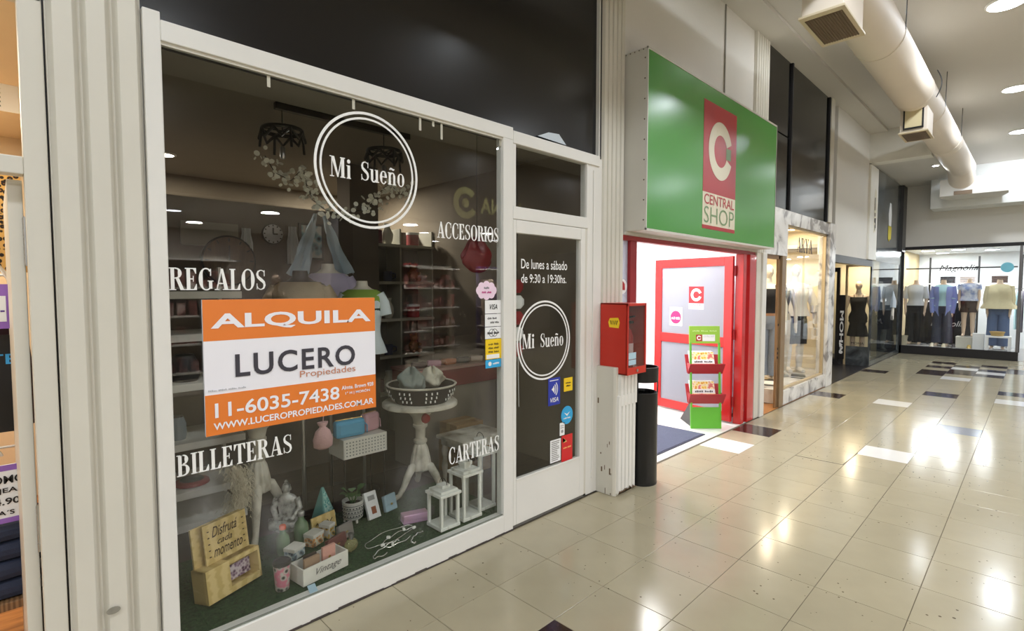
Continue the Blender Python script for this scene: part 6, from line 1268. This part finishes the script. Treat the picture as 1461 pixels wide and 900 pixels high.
o = thing('wall_vent', 'white slotted vent plate high in the left shop', 'vent', (.03, 1.4, 2.52)); MB().box(-.12, .10, -.008, .0, 0, .14).build('plate', VINYL, o, bevel=.002)
for k in range(5): MB().box(-.08, .03, -.010, -.008, .02 + k * .022, .028 + k * .022).build('slot', M('hole_grey', (140, 142, 138), .8), o)
for i, (x, y) in enumerate(((-.7, .8), (-.5, 2.0))): area_light('left_shop_lamp', (x, y, 2.70), .4, 20, (1, .88, .70))
# ================================================================ OPPOSITE SIDE OF THE CORRIDOR (seen mirrored in the glass)
YO = -6.4
sbox('wall_opposite_fascia', (-6, 16, YO - .06, YO + .02, 3.0, 4.72), M('fascia_charcoal', (84, 74, 66), .5, var=.15), 'charcoal fascia of the shops opposite', 'panel'); sbox('wall_opposite_pier', (4.4, 5.75, YO - .3, YO + .02, 0, 3.0), M('pier_brown', (70, 62, 54), .5, var=.15), 'brown pier between the shops opposite', 'pier'); sbox('wall_opposite_end', (-6, -1.6, YO - .3, YO + .02, 0, 3.0), WALLM, 'cream wall left of the shops opposite', 'wall'); sbox('wall_opposite_side', (12.2, 16.0, YO - .3, YO + .02, 0, 3.0), WALLM, 'cream wall right of the shops opposite', 'wall')
sbox('wall_opposite_back', (-6, 16, YO - 5.2, YO - 5.1, 0, 3.1), M('opp_back', (170, 160, 150), .7), 'rear wall of the shops opposite', 'wall'); sbox('ceiling_opposite', (-6, 16, YO - 5.1, YO - .06, 3.0, 3.08), CEILM, 'ceiling of the shops opposite', 'ceiling'); sbox('floor_opposite', (-6, 16, YO - 5.1, YO, -.05, .0), M('opp_floor', (180, 170, 150), .2), 'floor of the shops opposite', 'floor')
GOLD = M('sign_gold', (236, 226, 150), .5)
o = thing('opposite_sign', 'gold NANA lettering with a round emblem on the fascia opposite', 'sign', (7.75, YO + .03, 3.28)); sans('NANA', (-1.3, 0, -.0, .36), FACE_N(0, 0, 0), .02).build('lettering', GOLD, o); flat(ring_polys(.30, .18, .2, .34, 30, 40, 330) + [disc(.30, .18, .10, 20)], Matrix(((1, 0, 0, -.5), (0, 0, 1, 0), (0, 1, 0, 0), (0, 0, 0, 1)))).shift((-.22, 0, 0)).build('emblem', GOLD, o)
for k, (x, y, rgb, nm) in enumerate(((6.6, -1.4, (140, 44, 48), 'dark red'), (8.2, -2.2, (190, 186, 170), 'cream'), (9.8, -1.6, (80, 70, 130), 'violet'), (2.6, -1.8, (150, 146, 136), 'grey'), (.6, -1.6, (120, 60, 50), 'rust'))):
    o = thing('opposite_shelf', '%s goods shelf in the shops opposite' % nm, 'shelf', (x, YO + y, .001)); mt_ = M('opp_' + nm, rgb, .6, var=.2, scale=5)
    MB().box(-.6, .6, -.2, -.17, 0, 2.2).build('back_panel', mt_, o)
    for z in (.1, .6, 1.1, 1.6, 2.1): MB().box(-.6, .6, -.17, .2, z, z + .03).build('board', CW, o)
    rng = random.Random(k); it = MB()
    for z in (.13, .63, 1.13, 1.63):
        for j in range(6): it.box(-.52 + j * .18, -.40 + j * .18, -.1, .1, z, z + rng.uniform(.12, .34))
    it.build('goods', ramp_mat('opp_goods', 'noise', [(.35, (40, 36, 44)), (.5, (150, 90, 80)), (.65, (220, 206, 196))], 3.5, .6), o)['kind'] = 'stuff'
mannequin('mannequin in a violet dress in the shop opposite', (8.9, YO - .9, .001), R(180), SKIN, (M('violet_cloth', (84, 64, 160), .8), 'dress'), None, True, 'mannequins opposite', .05, 1.05); mannequin('mannequin in a black dress in the shop opposite', (3.6, YO - .8, .001), R(180), SKIN, (BLK, 'dress'), None, True, 'mannequins opposite', .05, 1.05)
rng = random.Random(2)
for i, (x, y) in enumerate(((6.4, -.7), (7.6, -1.9), (8.8, -.9), (10.2, -2.2), (7.0, -3.4), (9.2, -3.6), (1.2, -.8), (2.3, -2.0), (3.6, -1.0), (.4, -2.6), (3.0, -3.5), (-.6, -1.2))):
    o = thing('opposite_light', 'round ceiling light in the %s shop opposite, %s' % ('right hand' if i < 6 else 'left hand', ('nearest the pier', 'second from the pier', 'third from the pier', 'nearest the far wall', 'rear row left', 'rear row right')[i % 6]), 'ceiling light', (x, YO + y, 2.999), group='ceiling lights opposite'); MB().lathe([(.14, 0), (.14, -.014), (.125, -.016)], 22).build('rim', VINYL, o, smooth=True); MB().lathe([(.123, -.0165), (0, -.017)], 22).build('diffuser', emit_mat('opp_diffuser', (244, 246, 255), 18), o)
    if i % 2 == 0: area_light('opposite_lamp', (0, 0, -.03), .3, 90, (1, .97, .95), parent=o)
